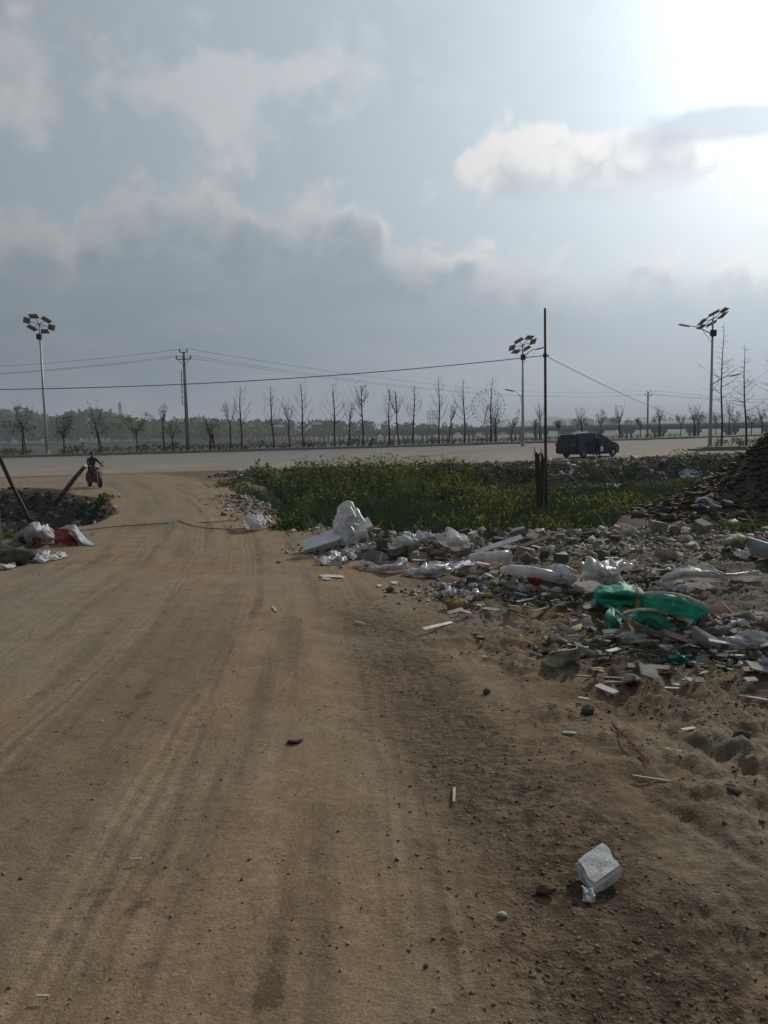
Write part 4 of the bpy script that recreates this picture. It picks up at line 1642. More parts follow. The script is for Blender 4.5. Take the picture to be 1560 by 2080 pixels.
def make_fragments():
    rng = np.random.default_rng(21)
    MM = M_rub
    X, Y = in_heaps(15000, rng, [0, 1, 2, 3, 4, 5, 6], .95)
    ok = (Y < 17.2) & (X > -1.9 + .0)
    X, Y = X[ok], Y[ok]
    scatter('rubble', X, Y, rng.lognormal(math.log(.030), .62, len(X)), MM, [.36, .18, .22, .15, .09], rng, label='small broken concrete and brick pieces of the long rubble heap', cat='rubble')
    X, Y = in_heaps(6500, rng, [7, 8, 9], .95)
    scatter('rubble', X, Y, rng.lognormal(math.log(.024), .6, len(X)), MM, [.36, .28, .14, .14, .08], rng, label='small grey rubble pieces around the green sacks', cat='rubble')
    X, Y = in_heaps(11000, rng, [10, 11, 12], .95)
    ok = Y > 6.0
    X, Y = X[ok], Y[ok]
    scatter('rubble', X, Y, rng.lognormal(math.log(.028), .6, len(X)), MM, [.30, .34, .14, .12, .10], rng, .5, (.08, .45), label='small tile and concrete shards of the nearest heap', cat='rubble', elong=1.3)
    # pit rubble and road bank rubble
    n = 60000
    X, Y = rng.uniform(-24, -7, n), rng.uniform(17, 38, n)
    ok = (pit_mask(X, Y) > rng.uniform(.0, .25, n)) & (pit_mask(X, Y) > .012) & (X > -.56 * Y - 1) & (X < -.3 * Y) & (rng.uniform(0, 1, n) < .5)
    X, Y = X[ok], Y[ok]
    scatter('rubble', X, Y, rng.lognormal(math.log(.09), .55, len(X)), MM, [.20, .58, .12, .06, .04], rng, .4, (.1, .5), elong=1.3, label='dark rubble lining the pit beside the track', cat='rubble')
    n = 16000
    X = rng.uniform(-9, 30, n)
    Y = y_near(X) - rng.uniform(.6, 7.0, n)
    ok = (rng.uniform(0, 1, n) < np.where(X > 4, .9, .25)) & (gz(X, Y) < .02)
    X, Y = X[ok], Y[ok]
    scatter('rubble', X, Y, rng.lognormal(math.log(.11), .5, len(X)), MM, [.20, .62, .10, .05, .03], rng, label='dark rubble dumped down the road bank', cat='rubble')
    # rubble along the right edge of the track towards the hollow
    n = 1500
    Y = rng.uniform(15.5, 30, n)
    X = np.interp(Y, [16, 18.8, 24.3, 33], [0.0, -2.3, -3.9, -6.2]) + rng.normal(0, .55, n)
    scatter('rubble', X, Y, rng.lognormal(math.log(.055), .5, n), MM, [.3, .3, .25, .1, .05], rng, label='scattered rubble along the edge between track and hollow', cat='rubble')
    # soil clods
    n = 80000
    Y = 2.0 + 13 * rng.uniform(0, 1, n) ** 1.5
    X = rng.uniform(-.62, .62, n) * (Y + 1)
    u = X + .0064 * Y * Y
    w = ss(.7, 2.0, u + 1.6 * fbm(X * .8, Y * .8, 5, 3)) * (.25 + .75 * ss(-.15, .3, fbm(X * 1.1, Y * 1.1, 14, 3))) * .9 + .0003 + .5 * np.exp(-((X + .17 * Y - 1.22) / .4) ** 2) * (Y < 9)
    ok = rng.uniform(0, 1, n) < w
    X, Y = X[ok], Y[ok]
    scatter('soil_clods', X, Y, np.minimum(rng.lognormal(math.log(.0075), .65, len(X)), .021), [M_clod, M_ashc, M_rub[0]], [.94, .05, .01], rng, .5, (.3, .6), -.15,
            'crumbly soil clods churned up beside the track', 'soil', zf=lambda a, b: gz(a, b) + micro(a, b), jit=.5)
    # fine gravel on the packed track
    n = 3500
    Y = 2.0 + 20 * rng.uniform(0, 1, n) ** 1.4
    X = rng.uniform(-.6, .25, n) * (Y + 1)
    scatter('gravel', X, Y, rng.lognormal(math.log(.0045), .4, n) * (1 + Y * .05), [M_rub[0], M_rub[4], M_clod], [.35, .25, .4], rng, .3, (.4, .9), .3,
            'fine gravel strewn over the packed dirt track', 'gravel', zf=lambda a, b: gz(a, b) + micro(a, b), jit=.4)


make_fragments()


def chunk_mesh(seed, kind):
    rng = random.Random(seed)
    bm = bmesh.new()
    if kind == 'block':
        for sx in (-1, 1):
            for sy in (-1, 1):
                for sz in (-1, 1):
                    if rng.random() < .35:
                        for _ in range(3):
                            v = [sx, sy, sz]
                            i = rng.randrange(3)
                            v[i] *= rng.uniform(.35, .8)
                            bm.verts.new([q * .5 for q in v])
                    else:
                        bm.verts.new([q * .5 * rng.uniform(.88, 1.04) for q in (sx, sy, sz)])
    else:
        bmesh.ops.create_icosphere(bm, subdivisions=3, radius=.5)
        for v in bm.verts:
            c = v.co
            f = 1 + .5 * float(fbm(np.array([c.x * 3 + seed]), np.array([c.y * 3 + c.z * 2.3]), seed, 4, .6)[0])
            v.co = Vector((c.x * 1.1, c.y, max(c.z, -.35))) * f
        me = bpy.data.meshes.new('chunk')
        bm.to_mesh(me)
        bm.free()
        me.polygons.foreach_set('use_smooth', [True] * len(me.polygons))
        return me
    r = bmesh.ops.convex_hull(bm, input=bm.verts)
    bmesh.ops.delete(bm, geom=list({v for v in r['geom_interior'] if isinstance(v, bmesh.types.BMVert)}), context='VERTS')
    me = bpy.data.meshes.new('chunk')
    bm.to_mesh(me)
    bm.free()
    return me


CH = {}


def chunk(px, py, w, h, mat, label, kind='block', rz=None, tilt=None, name='concrete_chunk', group=None, cat='rubble', deep=1.0, seed=None, pos=None):
    """Broken piece whose foot is at a photo pixel; w,h in photo pixels (or metres with pos)."""
    seed = seed if seed is not None else int(px * 7 + py * 3)
    rng = random.Random(seed)
    key = (kind, seed % 7, mat.name)
    if key not in CH:
        CH[key] = chunk_mesh(seed % 7 + (50 if kind == 'rock' else 0), kind)
        CH[key].materials.append(mat)
    if pos is None:
        p = G(px, py)
        k = p.y / FPX
        w, h = w * k, h * k
    else:
        p = Vector(pos)
    o = link(name, CH[key])
    o.scale = (w, w * deep * rng.uniform(.6, .95), h * 1.12)
    o.rotation_euler = (tilt if tilt is not None else rng.uniform(-.3, .3), rng.uniform(-.25, .25), rz if rz is not None else rng.uniform(-.6, .6))
    o.location = p + Vector((0, w * .25, h * .40))
    return tag(o, label, cat, group)


GB = 'broken concrete blocks on the long rubble heap'
LB = 'grey broken concrete block on the long rubble heap'
for i, (px, py, w, h, mi) in enumerate([(758, 1146, 31, 29, 0), (776, 1122, 22, 25, 1), (805, 1122, 40, 18, 0), (808, 1137, 36, 18, 1), (840, 1127, 21, 15, 0), (893, 1144, 30, 26, 2),
                                    (852, 1084, 28, 15, 0), (883, 1085, 25, 16, 0), (899, 1080, 16, 15, 0), (920, 1116, 56, 22, 0), (951, 1124, 22, 22, 0), (1070, 1131, 33, 18, 0),
                                    (1055, 1088, 27, 15, 0), (1083, 1100, 26, 14, 0), (1106, 1136, 17, 19, 1), (1141, 1146, 26, 20, 1), (997, 1093, 25, 15, 1), (1200, 1095, 25, 15, 1),
                                    (1223, 1094, 17, 13, 0), (735, 1135, 18, 12, 0), (700, 1140, 16, 10, 2), (780, 1090, 20, 14, 1), (800, 1082, 18, 11, 1), (765, 1085, 17, 12, 0), (972, 1110, 24, 14, 0),
                                    (1012, 1104, 20, 12, 1), (1035, 1125, 18, 11, 2), (1165, 1105, 18, 11, 2), (1140, 1095, 17, 10, 0), (1252, 1100, 20, 12, 1), (945, 1090, 20, 15, 1), (870, 1125, 18, 12, 0)]):
    chunk(px, py, w, h, M_rub[mi], LB if mi == 0 else ('dark broken concrete block on the long rubble heap' if mi == 1 else 'brownish broken block on the long rubble heap'), group=GB)
chunk(853, 1136, 27, 15, M_rub[3], 'pale broken block among the grey ones of the rubble heap')
chunk(1115, 1121, 17, 12, M_rub[3], 'small pale lump beside the dark plank on the rubble heap', 'rock')
chunk(1338, 1083, 35, 24, M_rub[0], 'squared grey concrete block standing at the edge of the rape field', rz=.05, tilt=0, deep=.8, seed=2)
chunk(1372, 1087, 20, 20, M_rub[2], 'rounded brown stone beside the squared concrete block', 'rock', name='stone')
chunk(1347, 1101, 26, 11, M_rub[0], 'rounded grey boulder in front of the squared concrete block', 'rock', name='stone')
chunk(1428, 1082, 30, 24, M_rub[0], 'triangular grey slab leaning at the foot of the dark brick mound', tilt=.4)
chunk(1465, 1302, 58, 30, M_rub[1], 'flat dark oval stone behind the nearest heap of shards', 'rock', name='stone', rz=.3)
chunk(1122, 1214, 23, 16, M_rub[0], 'grey slab fragment standing up below the white pipe wrap')
chunk(1196, 1454, 30, 22, M_rub[1], 'dark rounded clod stone lying alone on the grey dirt', 'rock', name='stone')
chunk(990, 1410, 18, 12, M_rub[1], 'small dark stone beside the churned track edge', 'rock', name='stone')
chunk(1490, 1620, 44, 26, M_ashc, 'dark lump with pale flakes on the churned soil', 'rock', name='soil_lump')
chunk(1510, 1510, 40, 24, M_ashc, 'dark soil lump right of the red cord', 'rock', name='soil_lump')
chunk(598, 1512, 34, 9, M_ashc, 'thin black soil lump on the packed track', 'rock', name='soil_lump')
chunk(1110, 1818, 40, 18, M_clod, 'curved brown clod beside the white foam block', 'rock', name='soil_lump')
chunk(1022, 1866, 20, 14, M_rub[3], 'small whitish pebble left of the white foam block', 'rock', name='stone')
# random mid-size pieces on the heaps
rg = random.Random(31)
npr = np.random.default_rng(44)
for sel, n, wr, lab, grp in (([0, 1, 2, 3], 34, (.07, .2), 'rough broken lump scattered over the long rubble heap', 'lumps on the long rubble heap'),
                             ([7, 8, 9], 40, (.06, .14), 'broken lump in the low heap left of the green sacks', 'lumps in the low heap'),
                             ([10, 11, 12], 85, (.04, .11), 'flat shard in the nearest heap of tiles and boards', 'shards in the nearest heap')):
    X, Y = in_heaps(n, npr, sel, .75)
    for x, y in zip(X, Y):
        if y > 15.8 or y < 6.3:
            continue
        w = rg.uniform(*wr)
        mi = rg.choices(range(5), [.4, .2, .16, .12, .12])[0]
        flat = rg.uniform(.2, .4) if sel[0] == 10 else rg.uniform(.4, .8)
        chunk(0, 0, w, w * flat, M_rub[mi], lab, rg.choice(('block', 'block', 'block', 'block', 'block', 'rock')), rg.uniform(0, 6), rg.uniform(-.6, .6), 'rubble_piece', grp, seed=rg.randrange(999), pos=(x, y - w * .2, g(x, y)))


# ------------------------------------------------------------------ brick mound at the right
def mound_z(x, y):
    return gz(x, y) - .05 + 2.95 * np.exp(-((x - 11.0) / 3.1) ** 2 - ((y - 18.3) / 2.5) ** 2) + .22 * fbm(x * .9, y * .9, 81, 4) * np.exp(-((x - 11.3) / 4.5) ** 2 - ((y - 18.3) / 3.2) ** 2)


def make_mound():
    root = empty('brick_mound', (11.3, 18.3, 0), 0, 'dark mound of old bricks and soil beside the rape field', 'mound')
    xs, ys = np.linspace(4.6, 20, 110), np.linspace(13.8, 24, 80)
    Y, X = np.meshgrid(ys, xs, indexing='ij')
    Z = mound_z(X, Y)
    edge = ss(0, .8, X - 4.6) * ss(0, .8, 20 - X) * ss(0, .8, Y - 13.8) * ss(0, .8, 24 - Y)
    Z = Z - (1 - edge) * .25
    V = np.stack([X - 11.3, Y - 18.3, Z], -1).reshape(-1, 3)
    n, m = Y.shape
    i = np.arange(n - 1)[:, None] * m + np.arange(m - 1)[None, :]
    F = np.stack([i, i + 1, i + m + 1, i + m], -1).reshape(-1, 4)
    np_mesh('soil', V, F, rough_mat('mound_soil', (0.040, 0.030, 0.022), (0.085, 0.062, 0.042), 4, .97, .03), smooth=True, parent=root)
    rng = np.random.default_rng(12)
    bm_ = []
    for s in range(5):
        q = random.Random(s)
        b = MB()
        b.add([tuple(c * d * .5 * (1 + q.uniform(-.07, .07)) for c, d in zip(v, (.235, .112, .055))) for v in BOXV], [tuple(f) for f in BOXF])
        o = b.build('brick', M_brick)
        bm_.append(o.data)
        bpy.data.objects.remove(o)
    k = 0
    while k < 280:
        x, y = rng.uniform(6.0, 11.5), rng.uniform(14.8, 18.8)
        if float(mound_z(np.array([x]), np.array([y]))[0]) - g(x, y) < .12:
            continue
        o = link('brick', bm_[k % 5], root)
        o.location = (x - 11.3, y - 18.3, float(mound_z(np.array([x]), np.array([y]))[0]) + rng.uniform(-.03, .012))
        o.rotation_euler = (rng.normal(0, .2), rng.normal(0, .2), rng.normal(.2, .5))
        k += 1
    n = 4200
    X, Y2 = rng.uniform(5.6, 16, n), rng.uniform(14.6, 20.5, n)
    ok = mound_z(X, Y2) - gz(X, Y2) > .08
    o = scatter('brick_bits', X[ok], Y2[ok], rng.lognormal(math.log(.075), .5, int(ok.sum())), [M_brick, M_rub[1], M_rub[2]], [.6, .3, .1], rng, .75, (.3, .6), .3, zf=mound_z)
    o.parent = root
    o.matrix_parent_inverse = Matrix.Translation((-11.3, -18.3, 0))


make_mound()

# ------------------------------------------------------------------ sheets, sacks, boards
def plastic(name, c1, c2, tr=.4, rough=.32, alpha=1.0):
    def f(nt, b):
        P = posn(nt)
        n1 = noise(nt, P, 6.0, 4, .6)
        col = nmix(nt, n1.step(.35, .7), c1, c2)
        dirt = noise(nt, P, 9.0, 5, .75).step(.50, .70)
        col = nmix(nt, dirt * .6, col, (.24, .195, .14))
        setc(nt, b, 'Base Color', col)
        setc(nt, b, 'Roughness', rough)
        t = nt.nodes.new('ShaderNodeBsdfTranslucent')
        nt.links.new(col.s, t.inputs[0])
        mx = nt.nodes.new('ShaderNodeMixShader')
        mx.inputs[0].default_value = tr
        nt.links.new(b.outputs[0], mx.inputs[1])
        nt.links.new(t.outputs[0], mx.inputs[2])
        last = mx.outputs[0]
        if alpha < 1:
            tp = nt.nodes.new('ShaderNodeBsdfTransparent')
            m2 = nt.nodes.new('ShaderNodeMixShader')
            m2.inputs[0].default_value = alpha
            nt.links.new(tp.outputs[0], m2.inputs[1])
            nt.links.new(last, m2.inputs[2])
            last = m2.outputs[0]
        nt.links.new(last, nt.nodes['Material Output'].inputs[0])
        bump(nt, b, noise(nt, P, 30.0, 3, .6), .006)
    return material(name, f)


M_pl = plastic('white_plastic', (.60, .58, .60), (.80, .78, .79), .35)
M_plw = plastic('milky_plastic', (.56, .55, .55), (.72, .70, .69), .5, .25, .8)
M_clear = plastic('clear_plastic', (.60, .62, .64), (.72, .73, .74), .35, .15, .5)
M_foam = rough_mat('white_foam', (.66, .65, .66), (.76, .75, .75), 5, .8, .004, (.55, .50, .43))
M_foamd = rough_mat('dusty_foam', (.50, .47, .43), (.66, .63, .60), 9, .9, .008, (.40, .34, .27))
M_board = rough_mat('tan_board', (.24, .185, .125), (.33, .265, .19), 7, .85, .003, (.20, .165, .12))
M_boardg = rough_mat('grey_board', (.27, .26, .245), (.38, .365, .34), 7, .85, .003, (.24, .21, .165))
M_stick = rough_mat('pale_stick', (.36, .31, .24), (.48, .42, .33), 20, .85, .002)
M_plank = rough_mat('dark_plank', (.05, .042, .035), (.09, .075, .06), 9, .9, .004)
M_red = rough_mat('red_plastic', (.36, .022, .022), (.45, .04, .035), 9, .45, .004, transl=.2)
M_redcloth = rough_mat('red_cloth', (.24, .025, .02), (.33, .05, .035), 7, .8, .004, transl=.2)
M_yel = rough_mat('yellow_foam', (.30, .215, .055), (.42, .32, .11), 22, .95, .02)
M_orange = rough_mat('orange_scrap', (.46, .21, .03), (.55, .3, .06), 9, .8, .004)
M_blue = rough_mat('pale_blue_sheet', (.40, .46, .54), (.52, .57, .63), 4, .5, .003, transl=.25)
M_greyt = rough_mat('grey_tarp', (.34, .35, .37), (.44, .45, .46), 4, .6, .003, transl=.2)
M_blk = rough_mat('dark_void', (.012, .013, .018), (.025, .026, .03), 6, .4, .003)  # near-black colour for the shaded void under the tarp
M_palegreen = rough_mat('pale_green_sheet', (.33, .37, .23), (.42, .44, .32), 6, .8, .004, (.30, .27, .18))
M_hem = rough_mat('cream_hem', (.52, .48, .38), (.62, .58, .48), 9, .8, .003, (.42, .37, .28), transl=.25)
M_bluedk = rough_mat('blue_scrap', (.03, .04, .09), (.05, .06, .12), 6, .6, .003)


def green_nodes(nt, b):
    P = posn(nt)
    n1 = noise(nt, P, 5.0, 5, .65)
    n2 = noise(nt, P, 22.0, 5, .7)
    col = nmix(nt, n1.step(.35, .68), (.03, .34, .255), (.07, .50, .40))
    col = nmix(nt, n2.step(.52, .64) * .55, col, (.34, .52, .45))          # worn print
    x, y, z = separate(nt, P)
    wv = ((x * 260.0).sin() * (z * 260.0).sin()) * .5 + .5
    setc(nt, b, 'Base Color', col)
    setc(nt, b, 'Roughness', .55)
    t = nt.nodes.new('ShaderNodeBsdfTranslucent')
    nt.links.new(col.s, t.inputs[0])
    mx = nt.nodes.new('ShaderNodeMixShader')
    mx.inputs[0].default_value = .5
    nt.links.new(b.outputs[0], mx.inputs[1])
    nt.links.new(t.outputs[0], mx.inputs[2])
    nt.links.new(mx.outputs[0], nt.nodes['Material Output'].inputs[0])
    bump(nt, b, wv * .15 + n1, .01)


M_green = material('green_woven', green_nodes)


def cloth(name, ctrl, mat, label=None, cat=None, amp=.02, freq=5.0, seed=0, thick=.006, parent=None, n=40, group=None):
    """Draped sheet through a net of photo points (px, py, height over ground) or 3-D points."""
    P = np.array([[list(G(*c)) if not isinstance(c, Vector) else list(c) for c in row] for row in ctrl])
    r, c = P.shape[:2]

    def cat1(A, t):
        k = A.shape[0]
        s = t * (k - 1)
        i = np.clip(np.floor(s).astype(int), 0, k - 2)
        f = (s - i).reshape((-1,) + (1,) * (A.ndim - 1))
        p0, p1, p2, p3 = A[np.clip(i - 1, 0, k - 1)], A[i], A[i + 1], A[np.clip(i + 2, 0, k - 1)]
        return .5 * ((2 * p1) + (p2 - p0) * f + (2 * p0 - 5 * p1 + 4 * p2 - p3) * f ** 2 + (3 * p1 - p0 - 3 * p2 + p3) * f ** 3)
    m = int(n * 1.4)
    A = cat1(P, np.linspace(0, 1, n))
    A = cat1(A.transpose(1, 0, 2), np.linspace(0, 1, m)).transpose(1, 0, 2)
    du, dv = np.gradient(A, axis=0), np.gradient(A, axis=1)
    N = np.cross(du, dv)
    N /= np.linalg.norm(N, axis=2)[..., None] + 1e-9
    S, T = np.meshgrid(np.linspace(0, 1, n), np.linspace(0, 1, m), indexing='ij')
    def crease(k, sd):                              # piecewise linear folds: random lattice, sharp edges
        q = np.random.default_rng(sd)
        H = q.uniform(-1, 1, (k + 3, int(k * 1.5) + 3))
        ph = q.uniform(0, 1)
        x_, y_ = S * k + ph + .3 * T, T * k * 1.5 + ph
        i_, j_ = np.clip(np.floor(x_).astype(int), 0, H.shape[0] - 2), np.clip(np.floor(y_).astype(int), 0, H.shape[1] - 2)
        fx, fy = x_ - i_, y_ - j_
        a0, b0, c0, d0_ = H[i_, j_], H[i_ + 1, j_], H[i_, j_ + 1], H[i_ + 1, j_ + 1]
        lo = a0 + (b0 - a0) * fx + (d0_ - b0) * fy
        hi = a0 + (c0 - a0) * fy + (d0_ - c0) * fx
        return np.where(fx > fy, lo, hi)
    kk = max(2, int(freq * .7))
    w = crease(kk, seed + 1) * .6 + crease(kk * 2 + 1, seed + 2) * .5 + crease(kk * 4 + 1, seed + 3) * .28
    A = A + N * (amp * 1.45 * w)[..., None]
    if amp >= .01:                                  # ragged outline
        su, sv = du * n * .07, dv * m * .05
        A = A + su * crease(5, seed + 4)[..., None] + sv * crease(5, seed + 5)[..., None]
    low = gz(A[..., 0], A[..., 1]) + .004
    A[..., 2] = np.maximum(A[..., 2], low)
    i = np.arange(n - 1)[:, None] * m + np.arange(m - 1)[None, :]
    F = np.stack([i, i + 1, i + m + 1, i + m], -1).reshape(-1, 4)
    o = np_mesh(name, A.reshape(-1, 3), F, mat, smooth=(amp < .01), parent=parent)
    sm = o.modifiers.new('solid', 'SOLIDIFY')
    sm.thickness = thick
    return tag(o, label, cat, group)


def bar(name, a, b_, wdt, th, mat, label=None, cat=None, parent=None, roll=0.0, group=None, taper=1.0):
    """Straight piece from a to b with a rectangular section."""
    a, b_ = Vector(a), Vector(b_)
    x = (b_ - a)
    L = x.length
    x.normalize()
    z = Vector((0, 0, 1))
    y = z.cross(x).normalized()
    z = x.cross(y)
    M = Matrix((x, y, z)).transposed() @ Matrix.Rotation(roll, 3, 'X')
    m = MB()
    rng = random.Random(int(L * 9999))
    vs = []
    for sx in (0, .33, .66, 1):
        for sy, sz in ((-1, -1), (1, -1), (1, 1), (-1, 1)):
            k = 1 + (taper - 1) * sx
            vs.append(M @ Vector((L * sx, sy * wdt / 2 * k * rng.uniform(.93, 1.05), sz * th / 2)) + a)
    fs = [(3, 2, 1, 0), (12, 13, 14, 15)]
    for j in range(3):
        for q in range(4):
            fs.append((j * 4 + q, j * 4 + (q + 1) % 4, j * 4 + 4 + (q + 1) % 4, j * 4 + 4 + q))
    m.add(vs, fs)
    return tag(m.build(name, mat, parent), label, cat, group)


# --- big white slabs with the plastic hung over them
bar('foam_slab', AT(617, 1117, 13.85) + Vector((0, 0, .02)), AT(744, 1074, 14.0), .26, .18, M_foam, 'long white foam slab leaning up the rubble heap, its end on the track', 'foam slab', roll=R(38))
bar('foam_slab', AT(660, 1098, 14.15), AT(753, 1064, 14.4), .24, .14, M_foam, 'shorter white foam slab lying behind the long leaning one', 'foam slab', roll=R(38))
d0 = 13.75
sheet = cloth('plastic_sheet', [[AT(679, 1056, d0 + .5), AT(690, 1032, d0 + .5), AT(707, 1024, d0 + .5), AT(724, 1034, d0 + .5), AT(732, 1052, d0 + .5)],
                        [AT(676, 1064, d0 + .3), AT(695, 1050, d0 + .3), AT(710, 1046, d0 + .3), AT(726, 1054, d0 + .3), AT(737, 1068, d0 + .3)],
                        [AT(684, 1084, d0 + .2), AT(700, 1076, d0 + .1), AT(712, 1076, d0 + .1), AT(728, 1078, d0 + .2), AT(742, 1082, d0 + .3)],
                        [AT(688, 1106, d0 + .15), AT(700, 1112, d0), AT(712, 1108, d0), AT(722, 1104, d0 + .1), AT(735, 1098, d0 + .2)]],
              M_pl, 'peaked white plastic sheet hung over the leaning foam slabs', 'plastic sheet', .05, 4, 3, .02)
cloth('brown_label', [[AT(703, 1052, d0 + .17), AT(716, 1046, d0 + .17), AT(727, 1050, d0 + .17)], [AT(703, 1062, d0 + .10), AT(716, 1060, d0 + .08), AT(729, 1062, d0 + .1)], [AT(706, 1070, d0 - .02), AT(718, 1069, d0 - .02), AT(731, 1069, d0)]],
      plastic('dusty_plastic', (.40, .36, .33), (.52, .48, .45), .2), None, None, .01, 3, 5, .004, sheet)
# --- plastic along the foot of the heap
cloth('plastic_sheet', [[(735, 1140, .08), (770, 1150, .06), (800, 1142, .14), (822, 1130, .2)], [(728, 1147, .04), (765, 1156, .05), (800, 1150, .12), (828, 1142, .14)], [(724, 1151, .01), (760, 1161, .01), (800, 1159, .03), (832, 1150, .06)]],
      M_plw, 'torn milky plastic strip along the foot of the rubble heap', 'plastic sheet', .035, 5, 11)
cloth('plastic_sheet', [[(822, 1160, .05), (850, 1152, .10), (880, 1146, .14), (926, 1141, .15)], [(820, 1164, .03), (850, 1160, .08), (882, 1158, .12), (920, 1150, .1)], [(820, 1168, .01), (850, 1169, .02), (880, 1169, .03), (910, 1162, .04)]],
      M_pl, 'white plastic sack lying flat in front of the grey blocks', 'plastic sheet', .04, 5, 13)
cloth('plastic_bag', [[(897, 1087, .26), (912, 1072, .45), (938, 1080, .42), (952, 1098, .3)], [(893, 1096, .2), (912, 1092, .42), (938, 1096, .38), (953, 1105, .22)], [(895, 1104, .1), (912, 1110, .2), (935, 1114, .15), (950, 1112, .1)]],
      M_clear, 'puffed clear plastic bag on top of the rubble heap', 'plastic bag', .05, 4, 15)
cloth('plastic_bag', [[(800, 1098, .22), (822, 1082, .36), (838, 1080, .36), (862, 1086, .3)], [(797, 1105, .18), (820, 1096, .34), (842, 1094, .30), (868, 1096, .24)], [(795, 1112, .1), (822, 1110, .2), (845, 1106, .18), (870, 1106, .12)]],
      M_clear, 'crumpled clear plastic bag between the grey blocks', 'plastic bag', .06, 5, 17)
cloth('plastic_sheet', [[(845, 1088, .28), (870, 1084, .32), (892, 1086, .3)], [(842, 1094, .22), (870, 1092, .28), (894, 1094, .22)], [(845, 1100, .14), (870, 1101, .16), (890, 1102, .12)]],
      M_pl, 'small white plastic scrap on the crest of the rubble heap', 'plastic sheet', .05, 5, 19)
for i, (px, py, w, sd_) in enumerate(((680, 1127, 14, 1), (705, 1122, 15, 2), (725, 1115, 14, 3), (738, 1112, 12, 4), (716, 1130, 12, 5), (760, 1112, 14, 6), (690, 1138, 14, 7), (655, 1141, 17, 8), (670, 1136, 12, 9))):
    cloth('paper_scrap', [[(px - w, py - 5, .08), (px, py - 8, .09), (px + w, py - 5, .06)], [(px - w, py, .03), (px, py - 2, .06), (px + w, py, .03)], [(px - w * .8, py + 4, .01), (px, py + 5, .03), (px + w * .8, py + 4, .02)]],
          (M_pl, M_foamd)[i % 2], 'crumpled whitish scrap at the foot of the leaning foam slab', 'scrap', .05, 6, 30 + i, .006, None, 12, 'scraps under the foam slab')
for i, (px, py, w) in enumerate(((670, 1171, 22), (688, 1172, 9), (662, 1176, 9), (770, 1190, 5), (800, 1184, 7))):
    cloth('paper_scrap', [[(px - w, py - 2, .01), (px, py - 3, .02), (px + w, py - 2, .015)], [(px - w, py + 1, .008), (px, py + 2, .01), (px + w, py + 1, .008)]],
          M_foamd, 'flat pale scrap lying on the open track before the rubble heap', 'scrap', .008, 6, 60 + i, .004, None, 8, 'scraps on the track')
# --- long strips and pipe wraps
bar('white_board', G(965, 1122, .10), G(1060, 1090, .30), .10, .02, M_foam, 'long thin white strip propped on the rubble heap', 'board', roll=R(30))
bar('plank', G(1042, 1116, .12), G(1116, 1090, .22), .09, .02, M_plank, 'dark thin plank beside the white strip on the heap', 'plank', roll=R(20))
bar('board', G(1012, 1107, .12), G(1046, 1113, .14), .10, .015, M_stick, 'small cream board corner above the bent foam tube', 'board', roll=R(25))
b = MB()
b.tube([G(958, 1133, .16), G(975, 1131, .20), G(1000, 1130, .21), G(1020, 1128, .23), G(1033, 1126, .24)], [.06, .072, .072, .07, .06], 10)
b.tube([G(1032, 1125, .25), G(1031, 1136, .12), G(1027, 1149, .03)], [.06, .065, .055], 10)
tag(b.build('foam_tube', M_pl, None, True), 'white foam tube bent down at its end on the rubble heap', 'foam tube')
b = MB()
b.tube([G(1022, 1158, .06), G(1040, 1158, .12), G(1070, 1160, .14), G(1100, 1166, .13), G(1136, 1174, .10)], [.05, .065, .07, .072, .068], 12)
tag(b.build('pipe_wrap', M_pl, None, True), 'straight white plastic pipe wrap lying before the rubble heap', 'pipe wrap')
cloth('plastic_sheet', [[(1134, 1166, .12), (1165, 1170, .14), (1195, 1174, .12)], [(1134, 1176, .10), (1165, 1180, .12), (1195, 1182, .1)], [(1134, 1184, .03), (1165, 1189, .03), (1196, 1192, .02)]],
      M_plw, 'milky film trailing from the straight pipe wrap', 'plastic sheet', .035, 5, 21)
cloth('plastic_sheet', [[(960, 1134, .08), (930, 1142, .1), (905, 1150, .06)], [(965, 1140, .06), (935, 1150, .06), (905, 1156, .03)], [(968, 1146, .02), (938, 1156, .02), (906, 1162, .01)]],
      M_blue, 'bluish plastic film left of the bent foam tube', 'plastic sheet', .03, 5, 23)
# --- crumpled white sheets by the green sacks
cloth('plastic_sheet', [[(1110, 1152, .15), (1125, 1146, .2), (1145, 1146, .22), (1172, 1160, .16)], [(1112, 1160, .1), (1130, 1160, .15), (1150, 1162, .16), (1172, 1166, .12)], [(1115, 1166, .05), (1135, 1170, .06), (1155, 1172, .06), (1170, 1172, .05)]],
      M_pl, 'white torn sheet corner behind the straight pipe wrap', 'plastic sheet', .02, 3, 25)
cloth('plastic_sheet', [[(1180, 1143, .30), (1200, 1140, .34), (1225, 1140, .36), (1255, 1142, .32), (1282, 1152, .2)],
                        [(1182, 1160, .26), (1200, 1152, .36), (1228, 1154, .38), (1255, 1152, .34), (1272, 1158, .2)],
                        [(1172, 1178, .18), (1200, 1172, .28), (1235, 1172, .30), (1254, 1168, .26), (1266, 1174, .14)],
                        [(1162, 1190, .08), (1200, 1188, .15), (1235, 1188, .15), (1252, 1184, .14), (1262, 1186, .08)],
                        [(1160, 1200, .03), (1200, 1202, .04), (1235, 1202, .04), (1250, 1196, .05), (1262, 1192, .03)]],
      M_plw, 'heaped crumpled milky sheet behind the green sacks', 'plastic sheet', .05, 5, 27, .008, None, 34)
cloth('plastic_sheet', [[(1225, 1184, .2), (1245, 1180, .22), (1275, 1186, .16)], [(1222, 1192, .14), (1248, 1190, .16), (1278, 1194, .1)], [(1224, 1200, .06), (1250, 1202, .05), (1276, 1202, .04)]],
      M_pl, 'small rumpled white bag just above the green sack', 'plastic sheet', .05, 6, 29)
